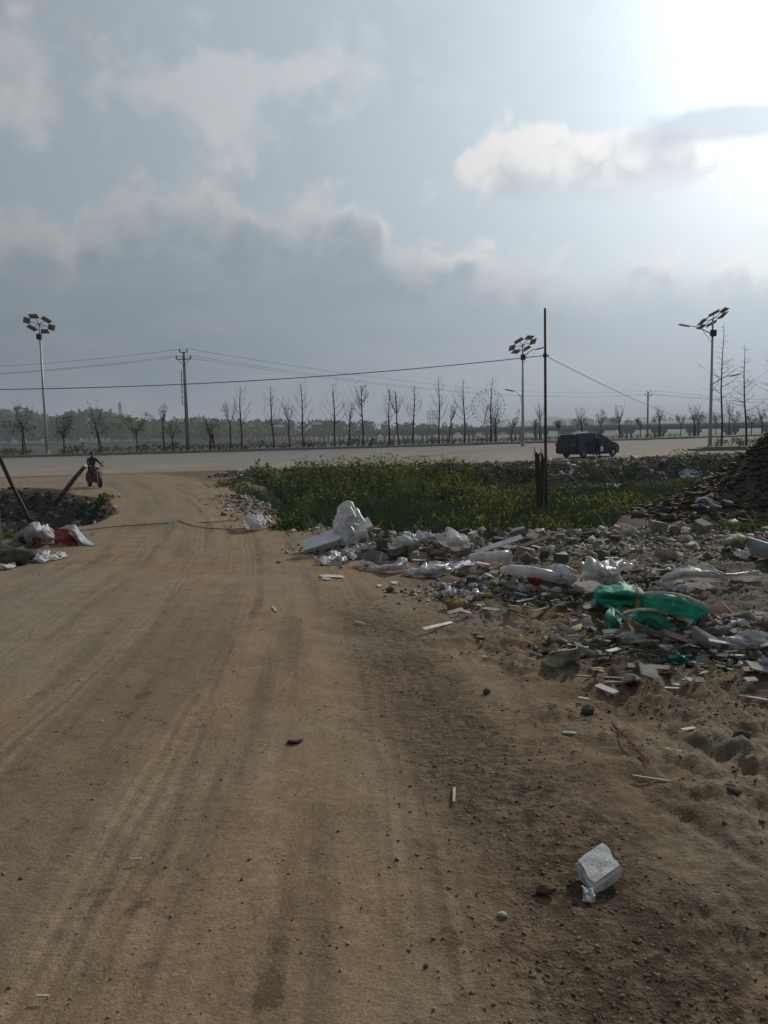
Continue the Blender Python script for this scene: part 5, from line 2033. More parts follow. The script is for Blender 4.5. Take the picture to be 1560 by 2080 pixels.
cloth('plastic_sheet', [[(1338, 1186, .10), (1352, 1168, .20), (1385, 1157, .28), (1430, 1154, .30), (1475, 1166, .2), (1510, 1163, .16), (1542, 1161, .14)],
                        [(1337, 1192, .06), (1356, 1178, .20), (1390, 1168, .28), (1435, 1164, .30), (1478, 1169, .18), (1510, 1168, .13), (1547, 1168, .10)],
                        [(1340, 1202, .02), (1362, 1192, .08), (1395, 1178, .16), (1440, 1174, .18), (1478, 1174, .12), (1510, 1175, .06), (1546, 1175, .04)]],
      M_plw, 'long white plastic sheet blown out flat across bare soil', 'plastic sheet', .035, 6, 31, .006, None, 30)
cloth('plastic_sheet', [[(1392, 1180, .16), (1420, 1180, .13), (1445, 1188, .07), (1469, 1197, .02)], [(1390, 1188, .1), (1420, 1190, .06), (1445, 1194, .03), (1469, 1198, .015)], [(1392, 1193, .05), (1420, 1196, .02), (1445, 1198, .012), (1468, 1200, .008)]],
      M_plw, 'pointed tail of white film beneath the long blown sheet', 'plastic sheet', .02, 4, 33)
cloth('plastic_sheet', [[(1336, 1194, .10), (1360, 1188, .18), (1398, 1190, .14)], [(1338, 1202, .08), (1365, 1198, .14), (1400, 1200, .1)], [(1342, 1208, .02), (1368, 1209, .02), (1398, 1208, .02)]],
      M_pl, 'rumpled white bundle at the near end of the long blown sheet', 'plastic sheet', .05, 6, 35)
# --- green sacks
s1 = cloth('green_sack', [[(1201, 1198, .24), (1225, 1192, .30), (1262, 1190, .32), (1290, 1194, .28)], [(1204, 1208, .22), (1228, 1204, .30), (1265, 1203, .32), (1290, 1206, .26)],
                     [(1210, 1217, .14), (1235, 1217, .20), (1268, 1216, .22), (1290, 1218, .18)], [(1218, 1224, .05), (1240, 1230, .05), (1268, 1230, .06), (1290, 1230, .06)]],
           M_green, 'upper green woven sack with a cream end panel', 'sack', .02, 5, 41, .012)
cloth('hem', [[(x_, y_ - .6, h_ + .022) for x_, y_, h_ in r_] for r_ in [[(1240, 1227, .07), (1268, 1226, .09), (1289, 1227, .08)], [(1242, 1233, .03), (1268, 1233, .04), (1290, 1233, .04)]]], M_hem, None, None, .004, 3, 42, .01, s1)
cloth('end_panel', [[(1289, 1194, .285), (1299, 1195, .30), (1311, 1206, .28)], [(1288, 1207, .24), (1300, 1208, .27), (1312, 1216, .24)], [(1288, 1222, .14), (1299, 1225, .14), (1309, 1226, .14)], [(1289, 1233, .04), (1297, 1241, .03), (1305, 1236, .05)]], M_hem, None, None, .006, 3, 43, .012, s1)
s2 = cloth('green_sack', [[(1304, 1209, .26), (1340, 1207, .32), (1390, 1214, .28), (1438, 1235, .12)], [(1303, 1219, .22), (1340, 1219, .30), (1387, 1227, .25), (1434, 1245, .08)],
                     [(1301, 1230, .14), (1338, 1232, .20), (1383, 1241, .16), (1424, 1256, .05)], [(1302, 1241, .06), (1338, 1246, .07), (1378, 1256, .05), (1411, 1268, .02)]],
           M_green, 'large green woven sack spread out beside the bare soil', 'sack', .022, 4, 45, .012)
cloth('hem', [[(x_, y_ - .6, h_ + .022) for x_, y_, h_ in r_] for r_ in [[(1306, 1207, .27), (1340, 1205, .33), (1390, 1212, .29), (1440, 1234, .13)], [(1306, 1210, .265), (1340, 1208, .32), (1390, 1215, .285), (1438, 1237, .12)]]], M_hem, None, None, .003, 3, 46, .016, s2)
cloth('hem', [[(x_, y_ - .6, h_ + .022) for x_, y_, h_ in r_] for r_ in [[(1345, 1242, .10), (1378, 1250, .08), (1408, 1263, .04)], [(1345, 1248, .06), (1376, 1257, .04), (1404, 1271, .02)]]], M_hem, None, None, .004, 3, 47, .016, s2)
s3 = cloth('green_sack', [[(1268, 1248, .12), (1300, 1241, .17), (1335, 1242, .17), (1352, 1246, .12)], [(1278, 1258, .1), (1308, 1254, .15), (1338, 1256, .14), (1356, 1259, .1)],
                     [(1285, 1267, .06), (1312, 1266, .08), (1340, 1268, .08), (1366, 1268, .06)], [(1292, 1275, .02), (1315, 1278, .02), (1340, 1279, .02), (1374, 1274, .02)]],
           M_green, 'lower green woven sack with a pale upper hem', 'sack', .022, 5, 49, .012)
cloth('hem', [[(x_, y_ - .6, h_ + .022) for x_, y_, h_ in r_] for r_ in [[(1268, 1246, .125), (1300, 1239, .18), (1335, 1240, .18), (1353, 1245, .13)], [(1269, 1250, .12), (1300, 1243, .175), (1335, 1244, .172), (1353, 1249, .12)]]], M_hem, None, None, .003, 3, 50, .016, s3)
cloth('green_sack', [[(1238, 1231, .14), (1250, 1234, .15), (1263, 1243, .12)], [(1228, 1252, .1), (1245, 1252, .14), (1262, 1256, .08)], [(1232, 1270, .02), (1248, 1278, .02), (1262, 1272, .02)]],
      M_green, 'small folded green sack corner at the end of the brown strip', 'sack', .025, 4, 51, .012)
cloth('board', [[(1236, 1229, .20), (1275, 1254, .16), (1312, 1272, .12), (1352, 1288, .05)], [(1236, 1233, .17), (1273, 1262, .12), (1305, 1281, .07), (1342, 1296, .03)]], M_board, 'long curved brown strip lying against the green sacks', 'board', .004, 3, 53, .012)
cloth('board', [[(1212, 1254, .16), (1222, 1264, .10), (1234, 1276, .03)], [(1214, 1280, .02), (1222, 1280, .02), (1230, 1280, .01)]], M_board, 'upright triangular brown board left of the green sacks', 'board', .004, 3, 54, .012)
# --- red, yellow, orange bits
b = MB()
p = G(1095, 1190)
b.ell(p + Vector((0, .05, .07)), (.085, .07, .075), 10, 7)
for i, v in enumerate(b.v):
    q = random.Random(i)
    b.v[i] = tuple(c + q.uniform(-.016, .016) for c in v)
tag(b.build('red_bag', M_red), 'crumpled bright red bag below the white pipe wrap', 'bag')
for i, (px, py, w, lab) in enumerate(((930, 1237, 44, 'large crumbling yellow foam lump at the tip of the low heap'), (992, 1215, 22, 'small yellow foam lump behind the large one'), (1070, 1238, 16, 'yellow foam piece in the middle of the low heap'), (1135, 1256, 20, 'pale yellow foam scrap at the foot of the low heap'), (1010, 1203, 18, 'yellowish foam crumb at the top of the low heap'))):
    p = G(px, py)
    w = w * p.y / FPX
    b = MB()
    b.ell((0, 0, 0), (w * .55, w * .4, w * .32), 16, 10)
    for k, v in enumerate(b.v):
        v = Vector(v)
        f = 1 + .35 * float(fbm(np.array([v.x / w * 6 + i]), np.array([v.y / w * 6 + v.z / w * 4]), i, 3)[0])
        b.v[k] = tuple(v * f)
    o = b.build('foam_lump', M_yel)
    o.location = p + Vector((0, w * .2, w * .18))
    tag(o, lab, 'foam')
cloth('scrap', [[(1094, 1082, .10), (1102, 1078, .16), (1110, 1082, .12)], [(1092, 1087, .04), (1102, 1087, .06), (1112, 1087, .04)]], M_orange, 'orange scrap on the crest of the rubble heap', 'scrap', .03, 5, 55, .006, None, 10)
# --- left: tarps and bags at the pit edge
cloth('tarp', [[(30, 1084, .28), (55, 1068, .44), (76, 1060, .50), (82, 1072, .40)], [(26, 1094, .18), (50, 1080, .34), (72, 1076, .42), (90, 1084, .3)], [(12, 1106, .05), (40, 1098, .14), (60, 1096, .2), (84, 1098, .12)], [(4, 1112, .01), (34, 1108, .02), (58, 1106, .03), (80, 1106, .02)]],
      M_greyt, 'grey tarp tented over a stick at the pit edge', 'tarp', .03, 4, 57, .01)
cloth('dark_void', [[(34, 1083, .22), (48, 1083, .26), (64, 1086, .22)], [(33, 1094, .14), (48, 1096, .18), (64, 1097, .14)], [(35, 1104, .03), (48, 1106, .03), (64, 1105, .03)]], M_blk, 'black sheet standing for the dark void under the grey tarp', 'bag', .03, 4, 58, .01)  # dark sheet put in for the shaded void below the tarp
cloth('plastic_bag', [[(66, 1076, .34), (80, 1070, .40), (97, 1068, .40), (110, 1082, .24)], [(60, 1084, .26), (78, 1080, .36), (98, 1080, .34), (110, 1088, .18)], [(78, 1092, .12), (86, 1094, .16), (99, 1094, .16), (107, 1093, .1)], [(82, 1102, .02), (90, 1103, .02), (100, 1103, .02), (106, 1101, .02)]],
      M_pl, 'stuffed white plastic bag at the pit edge', 'plastic bag', .045, 5, 59, .01)
cloth('red_cloth', [[(62, 1082, .28), (72, 1080, .30), (82, 1084, .26)], [(61, 1092, .2), (71, 1093, .24), (81, 1094, .2)], [(64, 1103, .04), (72, 1105, .04), (80, 1103, .04)]], M_redcloth, 'brick red cloth bundle under the stuffed white bag', 'cloth', .03, 4, 61, .01)
cloth('red_cloth', [[(112, 1078, .18), (128, 1072, .26), (140, 1075, .26), (152, 1090, .14)], [(112, 1088, .12), (128, 1084, .2), (142, 1088, .18), (155, 1096, .08)], [(110, 1098, .05), (128, 1098, .08), (145, 1100, .06), (158, 1103, .03)], [(110, 1105, .01), (130, 1106, .01), (146, 1107, .01), (162, 1108, .01)]],
      M_redcloth, 'dark red cloth spread under the pointed grey flap', 'cloth', .03, 5, 63, .008)
cloth('tarp', [[(112, 1075, .2), (132, 1070, .3), (150, 1065, .38), (154, 1068, .36)], [(140, 1076, .28), (148, 1078, .30), (155, 1080, .28), (166, 1084, .2)], [(150, 1090, .16), (158, 1094, .15), (168, 1094, .13), (180, 1098, .07)], [(160, 1107, .02), (170, 1108, .015), (182, 1108, .012), (197, 1108, .008)]],
      M_greyt, 'pointed grey and white flap of sheeting beside the track', 'tarp', .012, 4, 65, .008)
for i, (px, py, w) in enumerate(((100, 1133, 26), (80, 1138, 20), (60, 1130, 18), (120, 1129, 16), (12, 1151, 20), (150, 1062, 14), (88, 1124, 12))):
    cloth('paper_scrap', [[(px - w, py - 4, .03), (px, py - 6, .06), (px + w, py - 4, .03)], [(px - w, py, .03), (px, py, .05), (px + w, py, .02)], [(px - w * .8, py + 4, .01), (px, py + 5, .01), (px + w * .8, py + 3, .01)]],
          (M_pl, M_foamd, M_greyt)[i % 3], 'torn whitish scrap lying before the tarps at the pit edge', 'scrap', .03, 6, 70 + i, .006, None, 12, 'scraps before the tarps')
bar('stick', G(14, 1122, .03), G(48, 1110, .06), .045, .04, M_stick, 'short pale batten lying before the grey tarp', 'stick')
bar('stick', G(72, 1060, .48), G(82, 1076, .15), .05, .04, M_board, 'brown batten holding up the grey tarp', 'stick')
chunk(22, 1150, 75, 34, M_ashc, 'dark weedy soil hump before the tarps', 'rock', name='soil_lump', seed=8)
for (a, bb, r, lab) in ((AT(-12, 905, 19.0), G(64, 1066, -.15), .062, 'long brown pole leaning out of the pit behind the tarps'),
                        (AT(174, 946, 29.4), AT(112, 1020, 29.6), .085, 'short brown pole leaning towards the scooter rider')):
    r0 = empty('leaning_pole', bb, 0, lab, 'pole')
    b = MB()
    a = a - bb
    b.tube([a * -.06, a * .3 + Vector((.02, 0, 0)), a * .65 - Vector((.02, 0, 0)), a], [r * 1.1, r, r * .95, r * .85], 9)
    b.build('shaft', rough_mat('pole_wood', (.085, .062, .04), (.14, .105, .07), 8, .9, .006), r0, True)
    b = MB()
    b.tube([a * .97, a * 1.003], [r * 1.02, r * .9], 9)
    b.build('cut_end', M_stick, r0)
p = G(3, 1122)
b = MB()
b.tube([p, p + Vector((.01, 0, .9))], [.022, .018], 6)
tag(b.build('thin_stake', M_board), 'thin grey stake standing by the dark soil hump', 'stake')

# --- bag and boards at the track edge, pieces on the nearest heap
cloth('plastic_bag', [[(497, 1052, .22), (512, 1045, .32), (530, 1048, .28), (540, 1056, .16)], [(496, 1062, .14), (512, 1058, .24), (530, 1060, .2), (541, 1064, .1)], [(500, 1072, .02), (514, 1075, .02), (530, 1076, .02), (541, 1072, .02)]],
      M_clear, 'crumpled clear plastic bag at the track edge above the foam slab', 'plastic bag', .06, 5, 81)
bar('stick', G(540, 1050, .05), G(556, 1066, .03), .05, .04, M_stick, 'short stick beside the clear bag at the track edge', 'stick')
cloth('sheet', [[(1120, 1326, .14), (1150, 1318, .17), (1182, 1312, .16)], [(1105, 1338, .05), (1140, 1330, .12), (1180, 1326, .08)], [(1094, 1344, .015), (1135, 1356, .012), (1172, 1344, .02)]], M_palegreen, 'folded pale green sheet at the left tip of the nearest heap', 'sheet', .012, 3, 83, .012)
cloth('sheet', [[(1173, 1312, .2), (1183, 1312, .2), (1196, 1314, .18)], [(1170, 1325, .1), (1180, 1326, .1), (1190, 1326, .1)]], M_blue, 'small pale blue panel behind the pale green sheet', 'sheet', .004, 3, 84, .012)
BOARDS = [((1275, 1352), (1375, 1358), .09, .02, M_board, 'long brown board lying level across the nearest heap', 14), ((1350, 1284), (1402, 1302), .12, .015, M_board, 'tan board sloping down behind the nearest heap', 20),
          ((1405, 1304), (1450, 1290), .12, .015, M_boardg, 'grey ribbed board behind the nearest heap', 10), ((1225, 1284), (1285, 1280), .07, .02, M_boardg, 'grey strip propped below the brown triangular board', 30),
          ((1228, 1292), (1262, 1287), .05, .03, M_foam, 'thin white strip below the green sacks', 0), ((1420, 1284), (1440, 1288), .06, .012, M_foam, 'small white square card before the dark oval stone', 20),
          ((1485, 1284), (1512, 1276), .10, .02, M_board, 'tan board beside the dark oval stone', 10), ((1440, 1300), (1500, 1310), .05, .012, M_foam, 'long pale strip right of the grey ribbed board', 20),
          ((1420, 1335), (1450, 1362), .12, .02, M_board, 'brown board leaning steeply in the nearest heap', 40), ((1520, 1350), (1565, 1362), .14, .02, M_boardg, 'pale grey slab at the right of the nearest heap', 25),
          ((1300, 1358), (1336, 1372), .16, .02, M_boardg, 'grey green tile leaning in the front of the nearest heap', 40), ((1160, 1372), (1272, 1378), .04, .015, M_board, 'thin brown lath lying before the nearest heap', 0),
          ((1230, 1385), (1300, 1386), .05, .015, M_boardg, 'thin grey lath beside the brown one before the nearest heap', 0), ((1130, 1360), (1160, 1364), .06, .012, M_foamd, 'whitish tile below the pale green sheet', 0),
          ((1213, 1392), (1252, 1408), .08, .025, M_foamd, 'whitish broken board on the dirt before the nearest heap', 10), ((1335, 1396), (1380, 1398), .04, .012, M_foamd, 'narrow whitish strip before the nearest heap', 0),
          ((1500, 1412), (1575, 1424), .035, .012, M_foamd, 'long pale lath on the dirt right of the nearest heap', 0), ((1143, 1488), (1171, 1490), .045, .02, M_boardg, 'small grey tile lying alone on the grey dirt', 0),
          ((923, 1600), (922, 1629), .02, .014, M_stick, 'short pale stick pointing along the churned track edge', 0), ((1352, 1520), (1389, 1527), .022, .012, M_stick, 'pale stick lying right of the red cord', 0),
          ((1285, 1575), (1362, 1587), .016, .012, M_stick, 'long thin stick above the white foam block', 0), ((554, 1232), (561, 1242), .035, .015, M_stick, 'tiny pale stick on the packed track', 0),
          ((720, 1262), (740, 1267), .03, .015, M_stick, 'small stick at the right side of the packed track', 0), ((860, 1278), (918, 1264), .06, .02, M_foamd, 'pale bent strip lying left of the nearest heap', 20),
          ((265, 1745), (289, 1743), .012, .008, M_stick, 'tiny twig on the left of the track', 0), ((74, 2022), (100, 2023), .012, .008, M_stick, 'tiny twig at the lower edge of the track', 0),
          ((1365, 1390), (1380, 1392), .05, .02, M_foamd, 'tiny whitish chip before the nearest heap', 0), ((1430, 1443), (1458, 1452), .06, .01, M_foamd, 'whitish torn card on the dirt near the dark soil lumps', 0),
          ((1385, 1482), (1412, 1478), .05, .008, M_greyt, 'greyish film scrap on the dirt above the dark soil lumps', 0), ((1175, 1416), (1196, 1420), .035, .01, M_foamd, 'pale double chip on the dirt left of the whitish board', 0)]
for (a, c, w, t, m, lab, rl) in BOARDS:
    hh = .012 + (.05 if 1270 < a[1] < 1372 and a[0] > 1210 else .0)
    bar('stick' if w < .03 else 'board', G(a[0], a[1], hh + (.05 if rl > 15 else 0)), G(c[0], c[1], hh * .6 + .005), w * .68, t * .6, m, lab, 'stick' if w < .03 else 'board', roll=R(rl))
rg = random.Random(90)
for k in range(80):
    px, py = rg.uniform(1130, 1575), rg.uniform(1285, 1385)
    if py > 1300 + (px - 1100) * .25 + 40:
        continue
    a = rg.uniform(-.5, .5)
    L = rg.uniform(12, 34)
    bar('board', G(px, py, rg.uniform(.02, .12)), G(px + L * math.cos(a), py + L * .5 * math.sin(a), rg.uniform(.02, .1)), rg.uniform(.018, .055), .008, rg.choice((M_board, M_boardg, M_rub[0], M_rub[4], M_foamd, M_plank)), 'short broken board or tile piece in the nearest heap', 'board', None, rg.uniform(-.5, .6), 'board pieces in the nearest heap')
for k in range(40):
    px, py = rg.uniform(660, 1330), rg.uniform(1085, 1165)
    a = rg.uniform(-.5, .5)
    L = rg.uniform(10, 30)
    bar('board', G(px, py, rg.uniform(.02, .10)), G(px + L * math.cos(a), py + L * .5 * math.sin(a), rg.uniform(.02, .1)), rg.uniform(.03, .08), .012, rg.choice((M_board, M_boardg, M_foamd, M_foam, M_plank)), 'short broken board piece in the long rubble heap', 'board', None, rg.uniform(-.5, .6), 'board pieces in the long rubble heap')
for k in range(30):
    px, py = rg.uniform(900, 1235), rg.uniform(1196, 1252)
    a = rg.uniform(-.6, .6)
    L = rg.uniform(12, 36)
    bar('strip', G(px, py, rg.uniform(.02, .10)), G(px + L * math.cos(a), py + L * .5 * math.sin(a), rg.uniform(.01, .08)), rg.uniform(.015, .06), .01, rg.choice((M_boardg, M_boardg, M_foamd, M_plank, M_pl)), 'grey bent strip in the low heap left of the green sacks', 'strip', None, rg.uniform(-.6, .6), 'strips in the low heap')
for k, (px, py, w, mt, lab) in enumerate(((1515, 1305, 46, M_pl, 'bulging white plastic bag at the right of the nearest heap'), (1285, 1300, 26, M_clear, 'crumpled clear wrap below the brown strip'), (1283, 1378, 13, M_foamd, 'small round whitish wad in the nearest heap'),
                                       (1380, 1338, 20, M_green, 'teal plastic scrap in the nearest heap'), (1545, 1352, 22, M_blue, 'pale blue plastic scrap at the right of the nearest heap'), (960, 1208, 20, M_plw, 'thin film caught in the top of the low heap'),
                                       (905, 1206, 18, M_pl, 'lilac white wrap at the left tip of the low heap'), (1210, 1232, 20, M_blue, 'grey blue bag left of the green sacks'), (1060, 1196, 18, M_clear, 'clear film loop left of the red bag'),
                                       (1150, 962, 14, M_pl, 'white plastic scrap on the rubble bank under the car'), (1400, 966, 22, M_blue, 'pale sheet caught on the road bank before the island'), (1392, 972, 12, M_pl, 'small white bag on the road bank'),
                                       (1340, 962, 8, M_pl, 'thin white shred hanging on the road bank'), (1255, 990, 10, M_foamd, 'whitish lump at the foot of the road bank'))):
    cloth('plastic_scrap', [[(px - w, py - w * .25, .05), (px, py - w * .5, .11), (px + w, py - w * .3, .06)], [(px - w, py, .03), (px, py - w * .12, .09), (px + w, py - .02 * w, .04)], [(px - w * .8, py + w * .25, .01), (px, py + w * .3, .02), (px + w * .8, py + w * .22, .01)]],
          mt, lab, 'plastic', .04 if py > 1000 else .15, 5, 120 + k, .006, None, 14)
# right: big pale panel and dusty sheet by the mound
cloth('panel', [[(1520, 1090, .30), (1560, 1102, .30), (1610, 1116, .28)], [(1523, 1106, .18), (1562, 1118, .18), (1612, 1132, .16)], [(1528, 1124, .03), (1565, 1134, .03), (1614, 1146, .03)]], M_blue, 'pale blue white panel propped at the edge of the bare soil', 'panel', .004, 3, 91, .03)
cloth('sheet', [[(1484, 1090, .22), (1500, 1085, .30), (1520, 1091, .32)], [(1474, 1102, .12), (1496, 1097, .24), (1518, 1102, .22)], [(1470, 1110, .03), (1494, 1112, .06), (1512, 1114, .05)]], M_palegreen, 'dusty greenish sheet leaning beside the pale panel', 'sheet', .03, 4, 92, .012)
cloth('cloth', [[(1496, 1114, .14), (1505, 1118, .16), (1516, 1130, .08)], [(1488, 1126, .06), (1502, 1132, .08), (1516, 1138, .03)]], M_pl, 'small grey white rag below the dusty sheet', 'rag', .03, 4, 93, .01)
o = cloth('rag', [[AT(1415, 1018, 16.7), AT(1428, 1012, 16.8), AT(1440, 1012, 16.9)], [AT(1420, 1024, 16.6), AT(1440, 1028, 16.7), AT(1470, 1030, 16.8)], [AT(1424, 1028, 16.55), AT(1444, 1034, 16.6), AT(1468, 1034, 16.7)]], M_bluedk, 'dark blue rag on the slope of the brick mound', 'rag', .02, 4, 94, .01)
b = MB()
b.tube([AT(1413, 1020, 16.55), AT(1420, 1013, 16.6), AT(1434, 1012, 16.65), AT(1446, 1026, 16.5), AT(1464, 1031, 16.55)], [.03, .035, .03, .045, .03], 7)
tag(b.build('pale_roll', M_foamd, None, True), 'pale rolled strip curling round the dark blue rag', 'roll')

# --- red cord and foreground foam block
b = MB()
rg = random.Random(7)
for k in range(3):
    pts = []
    for t in np.linspace(0, 1, 16):
        q = G(1245 + 72 * t + rg.uniform(-5, 5) * (1 - t * .5), 1470 + 80 * t + rg.uniform(-4, 4), .03)
        pts.append(q + Vector((0, 0, rg.uniform(0, .01))))
    b.tube(pts, .004, 5)
tag(b.build('red_rope', rough_mat('dull_red_rope', (.11, .028, .022), (.16, .05, .04), 20, .9, .003)), 'tangled red cord lying on the dirt', 'cord')
p = G(1222, 1800)
m = MB()
rot = Matrix.Rotation(R(33), 3, 'Z') @ Matrix.Rotation(R(12), 3, 'X') @ Matrix.Rotation(R(-12), 3, 'Y')
nx, ny, nz = 9, 7, 6
bm = bmesh.new()
bmesh.ops.create_cube(bm, size=1)
bmesh.ops.subdivide_edges(bm, edges=bm.edges, cuts=7, use_grid_fill=True)
for v in bm.verts:
    c = v.co.copy()
    f = 1 + .05 * float(fbm(np.array([c.x * 4 + c.z * 2]), np.array([c.y * 4 - c.z * 3]), 5, 4)[0])
    e = max(0, abs(c.x) + abs(c.y) + abs(c.z) - 1.3) * .22
    c *= f * (1 - e)
    c.x += .04 * math.sin(c.y * 9) * (c.z + .3) + .25 * c.y
    if c.z > .2:
        c.x *= .9; c.y *= .92; c.z += .10 * c.x + .02 * math.sin(c.x * 11 + c.y * 7)
    v.co = rot @ Vector((c.x * .165, c.y * .135, c.z * .066))
me = bpy.data.meshes.new('foam_block')
bm.to_mesh(me)
bm.free()
me.materials.append(rough_mat('chipped_foam', (.56, .55, .54), (.72, .71, .70), 30, .9, .006, (.44, .38, .30)))
o = link('foam_block', me)
o.location = p + Vector((0, .05, .048))
tag(o, 'white broken foam block lying alone on the churned soil', 'foam block')
cloth('paper_scrap', [[(1180, 1802, .03), (1196, 1806, .03), (1205, 1808, .025)], [(1186, 1815, .02), (1198, 1818, .02), (1208, 1820, .02)], [(1182, 1830, .006), (1198, 1834, .006), (1206, 1832, .006)]], M_foamd, 'crumpled pale scrap touching the white foam block', 'scrap', .015, 5, 95, .004, None, 12)
# --- cables lying across the track
for pts, lab in (([(150, 1079), (230, 1070), (330, 1063), (420, 1061), (490, 1056)], 'black cable lying straight across the track'),
                 ([(176, 1064), (250, 1068), (300, 1066)], 'short black cable end beside the pit'),
                 ([(362, 1057), (385, 1066), (420, 1073), (470, 1075), (500, 1073)], 'curved black cable crossing to the clear bag')):
    b = MB()
    q = [G(x, y, .02) for x, y in pts]
    b.tube(q, .010, 6)
    tag(b.build('ground_cable', M_wire), lab, 'cable')

# ------------------------------------------------------------------ people
M_skin = rough_mat('skin', (.30, .17, .11), (.36, .21, .14), 20, .6, 0)
M_hair = rough_mat('hair', (.010, .009, .008), (.02, .017, .015), 30, .6, .003)
M_coat = rough_mat('black_coat', (.011, .011, .014), (.022, .022, .026), 14, .85, .006)
M_trous = rough_mat('dark_trousers', (.014, .015, .02), (.026, .027, .032), 14, .9, .005)
M_shoe = rough_mat('shoe', (.014, .012, .011), (.022, .02, .018), 14, .6, 0)


def person(loc, rz, J, label, parent_label=None, hat=None):
    """J: joints in metres, +X forward, +Y left. One continuous skinned body."""
    names = list(J)
    rad = {'pelvis': .155, 'spine': .145, 'chest': .165, 'neck': .06, 'head0': .078, 'head1': .095, 'head2': .07,
           'shL': .075, 'elL': .05, 'wrL': .034, 'haL': .036, 'shR': .075, 'elR': .05, 'wrR': .034, 'haR': .036,
           'hiL': .10, 'knL': .068, 'anL': .045, 'toL': .04, 'hiR': .10, 'knR': .068, 'anR': .045, 'toR': .04}
    ed = [('pelvis', 'spine'), ('spine', 'chest'), ('chest', 'neck'), ('neck', 'head0'), ('head0', 'head1'), ('head1', 'head2')]
    for s in 'LR':
        ed += [('chest', 'sh' + s), ('sh' + s, 'el' + s), ('el' + s, 'wr' + s), ('wr' + s, 'ha' + s), ('pelvis', 'hi' + s), ('hi' + s, 'kn' + s), ('kn' + s, 'an' + s), ('an' + s, 'to' + s)]
    me = bpy.data.meshes.new('body_cage')
    me.from_pydata([J[n] for n in names], [(names.index(a), names.index(b_)) for a, b_ in ed], [])
    o = bpy.data.objects.new('body_cage', me)
    COL.objects.link(o)
    o.modifiers.new('skin', 'SKIN')
    sv = me.skin_vertices[0].data
    for i, n in enumerate(names):
        sv[i].radius = (rad[n], rad[n] * (.75 if n in ('chest', 'spine', 'pelvis') else 1))
        sv[i].use_root = n == 'pelvis'
    sub = o.modifiers.new('sub', 'SUBSURF')
    sub.levels = sub.render_levels = 2
    dg = bpy.context.evaluated_depsgraph_get()
    body = bpy.data.meshes.new_from_object(o.evaluated_get(dg))
    bpy.data.objects.remove(o)
    extra = MB()
    head = Vector(J['head1'])
    fw = (head - Vector(J['neck'])).normalized()
    face = Vector((1, 0, 0))
    face = (face - fw * face.dot(fw)).normalized()
    sd_ = fw.cross(face)
    extra.ell(head + face * .10 - fw * .015, (.018, .016, .028), 6, 5, mi=0)               # nose
    for s in (-1, 1):
        extra.ell(head + sd_ * s * .093, (.022, .012, .032), 6, 5, mi=0)                 # ears
        extra.ell(head + face * .085 + sd_ * s * .036 + fw * .02, (.012, .012, .010), 6, 5, mi=1)   # eyes
    for s in 'LR':                                                                     # five fingers, bent
        h, w = Vector(J['ha' + s]), Vector(J['wr' + s])
        d = (h - w).normalized()
        a = d.cross(Vector((0, 0, 1)))
        a = a.normalized() if a.length > .1 else Vector((0, 1, 0))
        c = d.cross(a)
        for k, ln in enumerate((.070, .080, .074, .058)):
            p0 = h + a * (k - 1.5) * .02 + d * .015
            extra.tube([p0, p0 + d * ln * .5, p0 + d * ln * .75 + c * ln * .35, p0 + d * ln * .7 + c * ln * .7], [.009, .009, .008, .006], 5, 0)
        p0 = w + d * .035 + a * .03
        extra.tube([p0, p0 + d * .03 + a * .025, p0 + d * .055 + a * .022 + c * .02], [.011, .010, .008], 5, 0)
    V = [tuple(v.co) for v in body.vertices]
    Fc = [tuple(p.vertices) for p in body.polygons]
    mi = []
    for p in body.polygons:
        c = p.center
        if (c - head).length < .15 or min((c - Vector(J['ha' + s])).length for s in 'LR') < .07:
            mi.append(0)
        elif min((c - Vector(J['to' + s])).length for s in 'LR') < .13 or min((c - Vector(J['an' + s])).length for s in 'LR') < .08:
            mi.append(3)
        elif min((c - Vector(J[k + s])).length for s in 'LR' for k in ('kn', 'an')) < .30 and c.z < J['pelvis'][2] - .02:
            mi.append(2)
        else:
            mi.append(1 if c.z > J['pelvis'][2] - .12 else 2)
    b = MB()
    b.add(V, Fc)
    b.m = mi
    o0 = len(b.v)
    b.v += extra.v
    b.f += [tuple(i + o0 for i in f) for f in extra.f]
    b.m += [4 if q == 1 else 0 for q in extra.m]
    root = empty('person', loc, rz, label, 'person')
    b.build('body', [M_skin, M_coat, M_trous, M_shoe, M_hair], root, True)
    b = MB()
    Rm = Matrix((face, sd_, fw)).transposed()
    b.ell(head + fw * .03 - face * .022, (.105, .10, .10), 12, 8, Rm)
    vs = [Vector(v) for v in b.v]
    for i, v in enumerate(vs):                       # open the hair over the face
        q = v - head
        if q.dot(face) > .03 and q.dot(fw) < .05:
            b.v[i] = tuple(head + (q - face * (q.dot(face) - .02)) * .9)
    b.build('hair', M_hair, root, True)
    return root


# ------------------------------------------------------------------ scooter and rider
M_pink = rough_mat('pink_red_paint', (.10, .026, .034), (.14, .038, .046), 6, .6, 0, (.08, .05, .05))
M_tyre = rough_mat('tyre', (.012, .012, .012), (.025, .024, .022), 20, .85, .002)
M_seat = rough_mat('black_seat', (.012, .012, .012), (.02, .02, .02), 20, .6, 0)
M_redlamp = rough_mat('red_lamp', (.30, .015, .012), (.36, .02, .016), 10, .3, 0)
M_white2 = rough_mat('pale_plastic', (.48, .47, .45), (.58, .57, .55), 8, .5, 0)


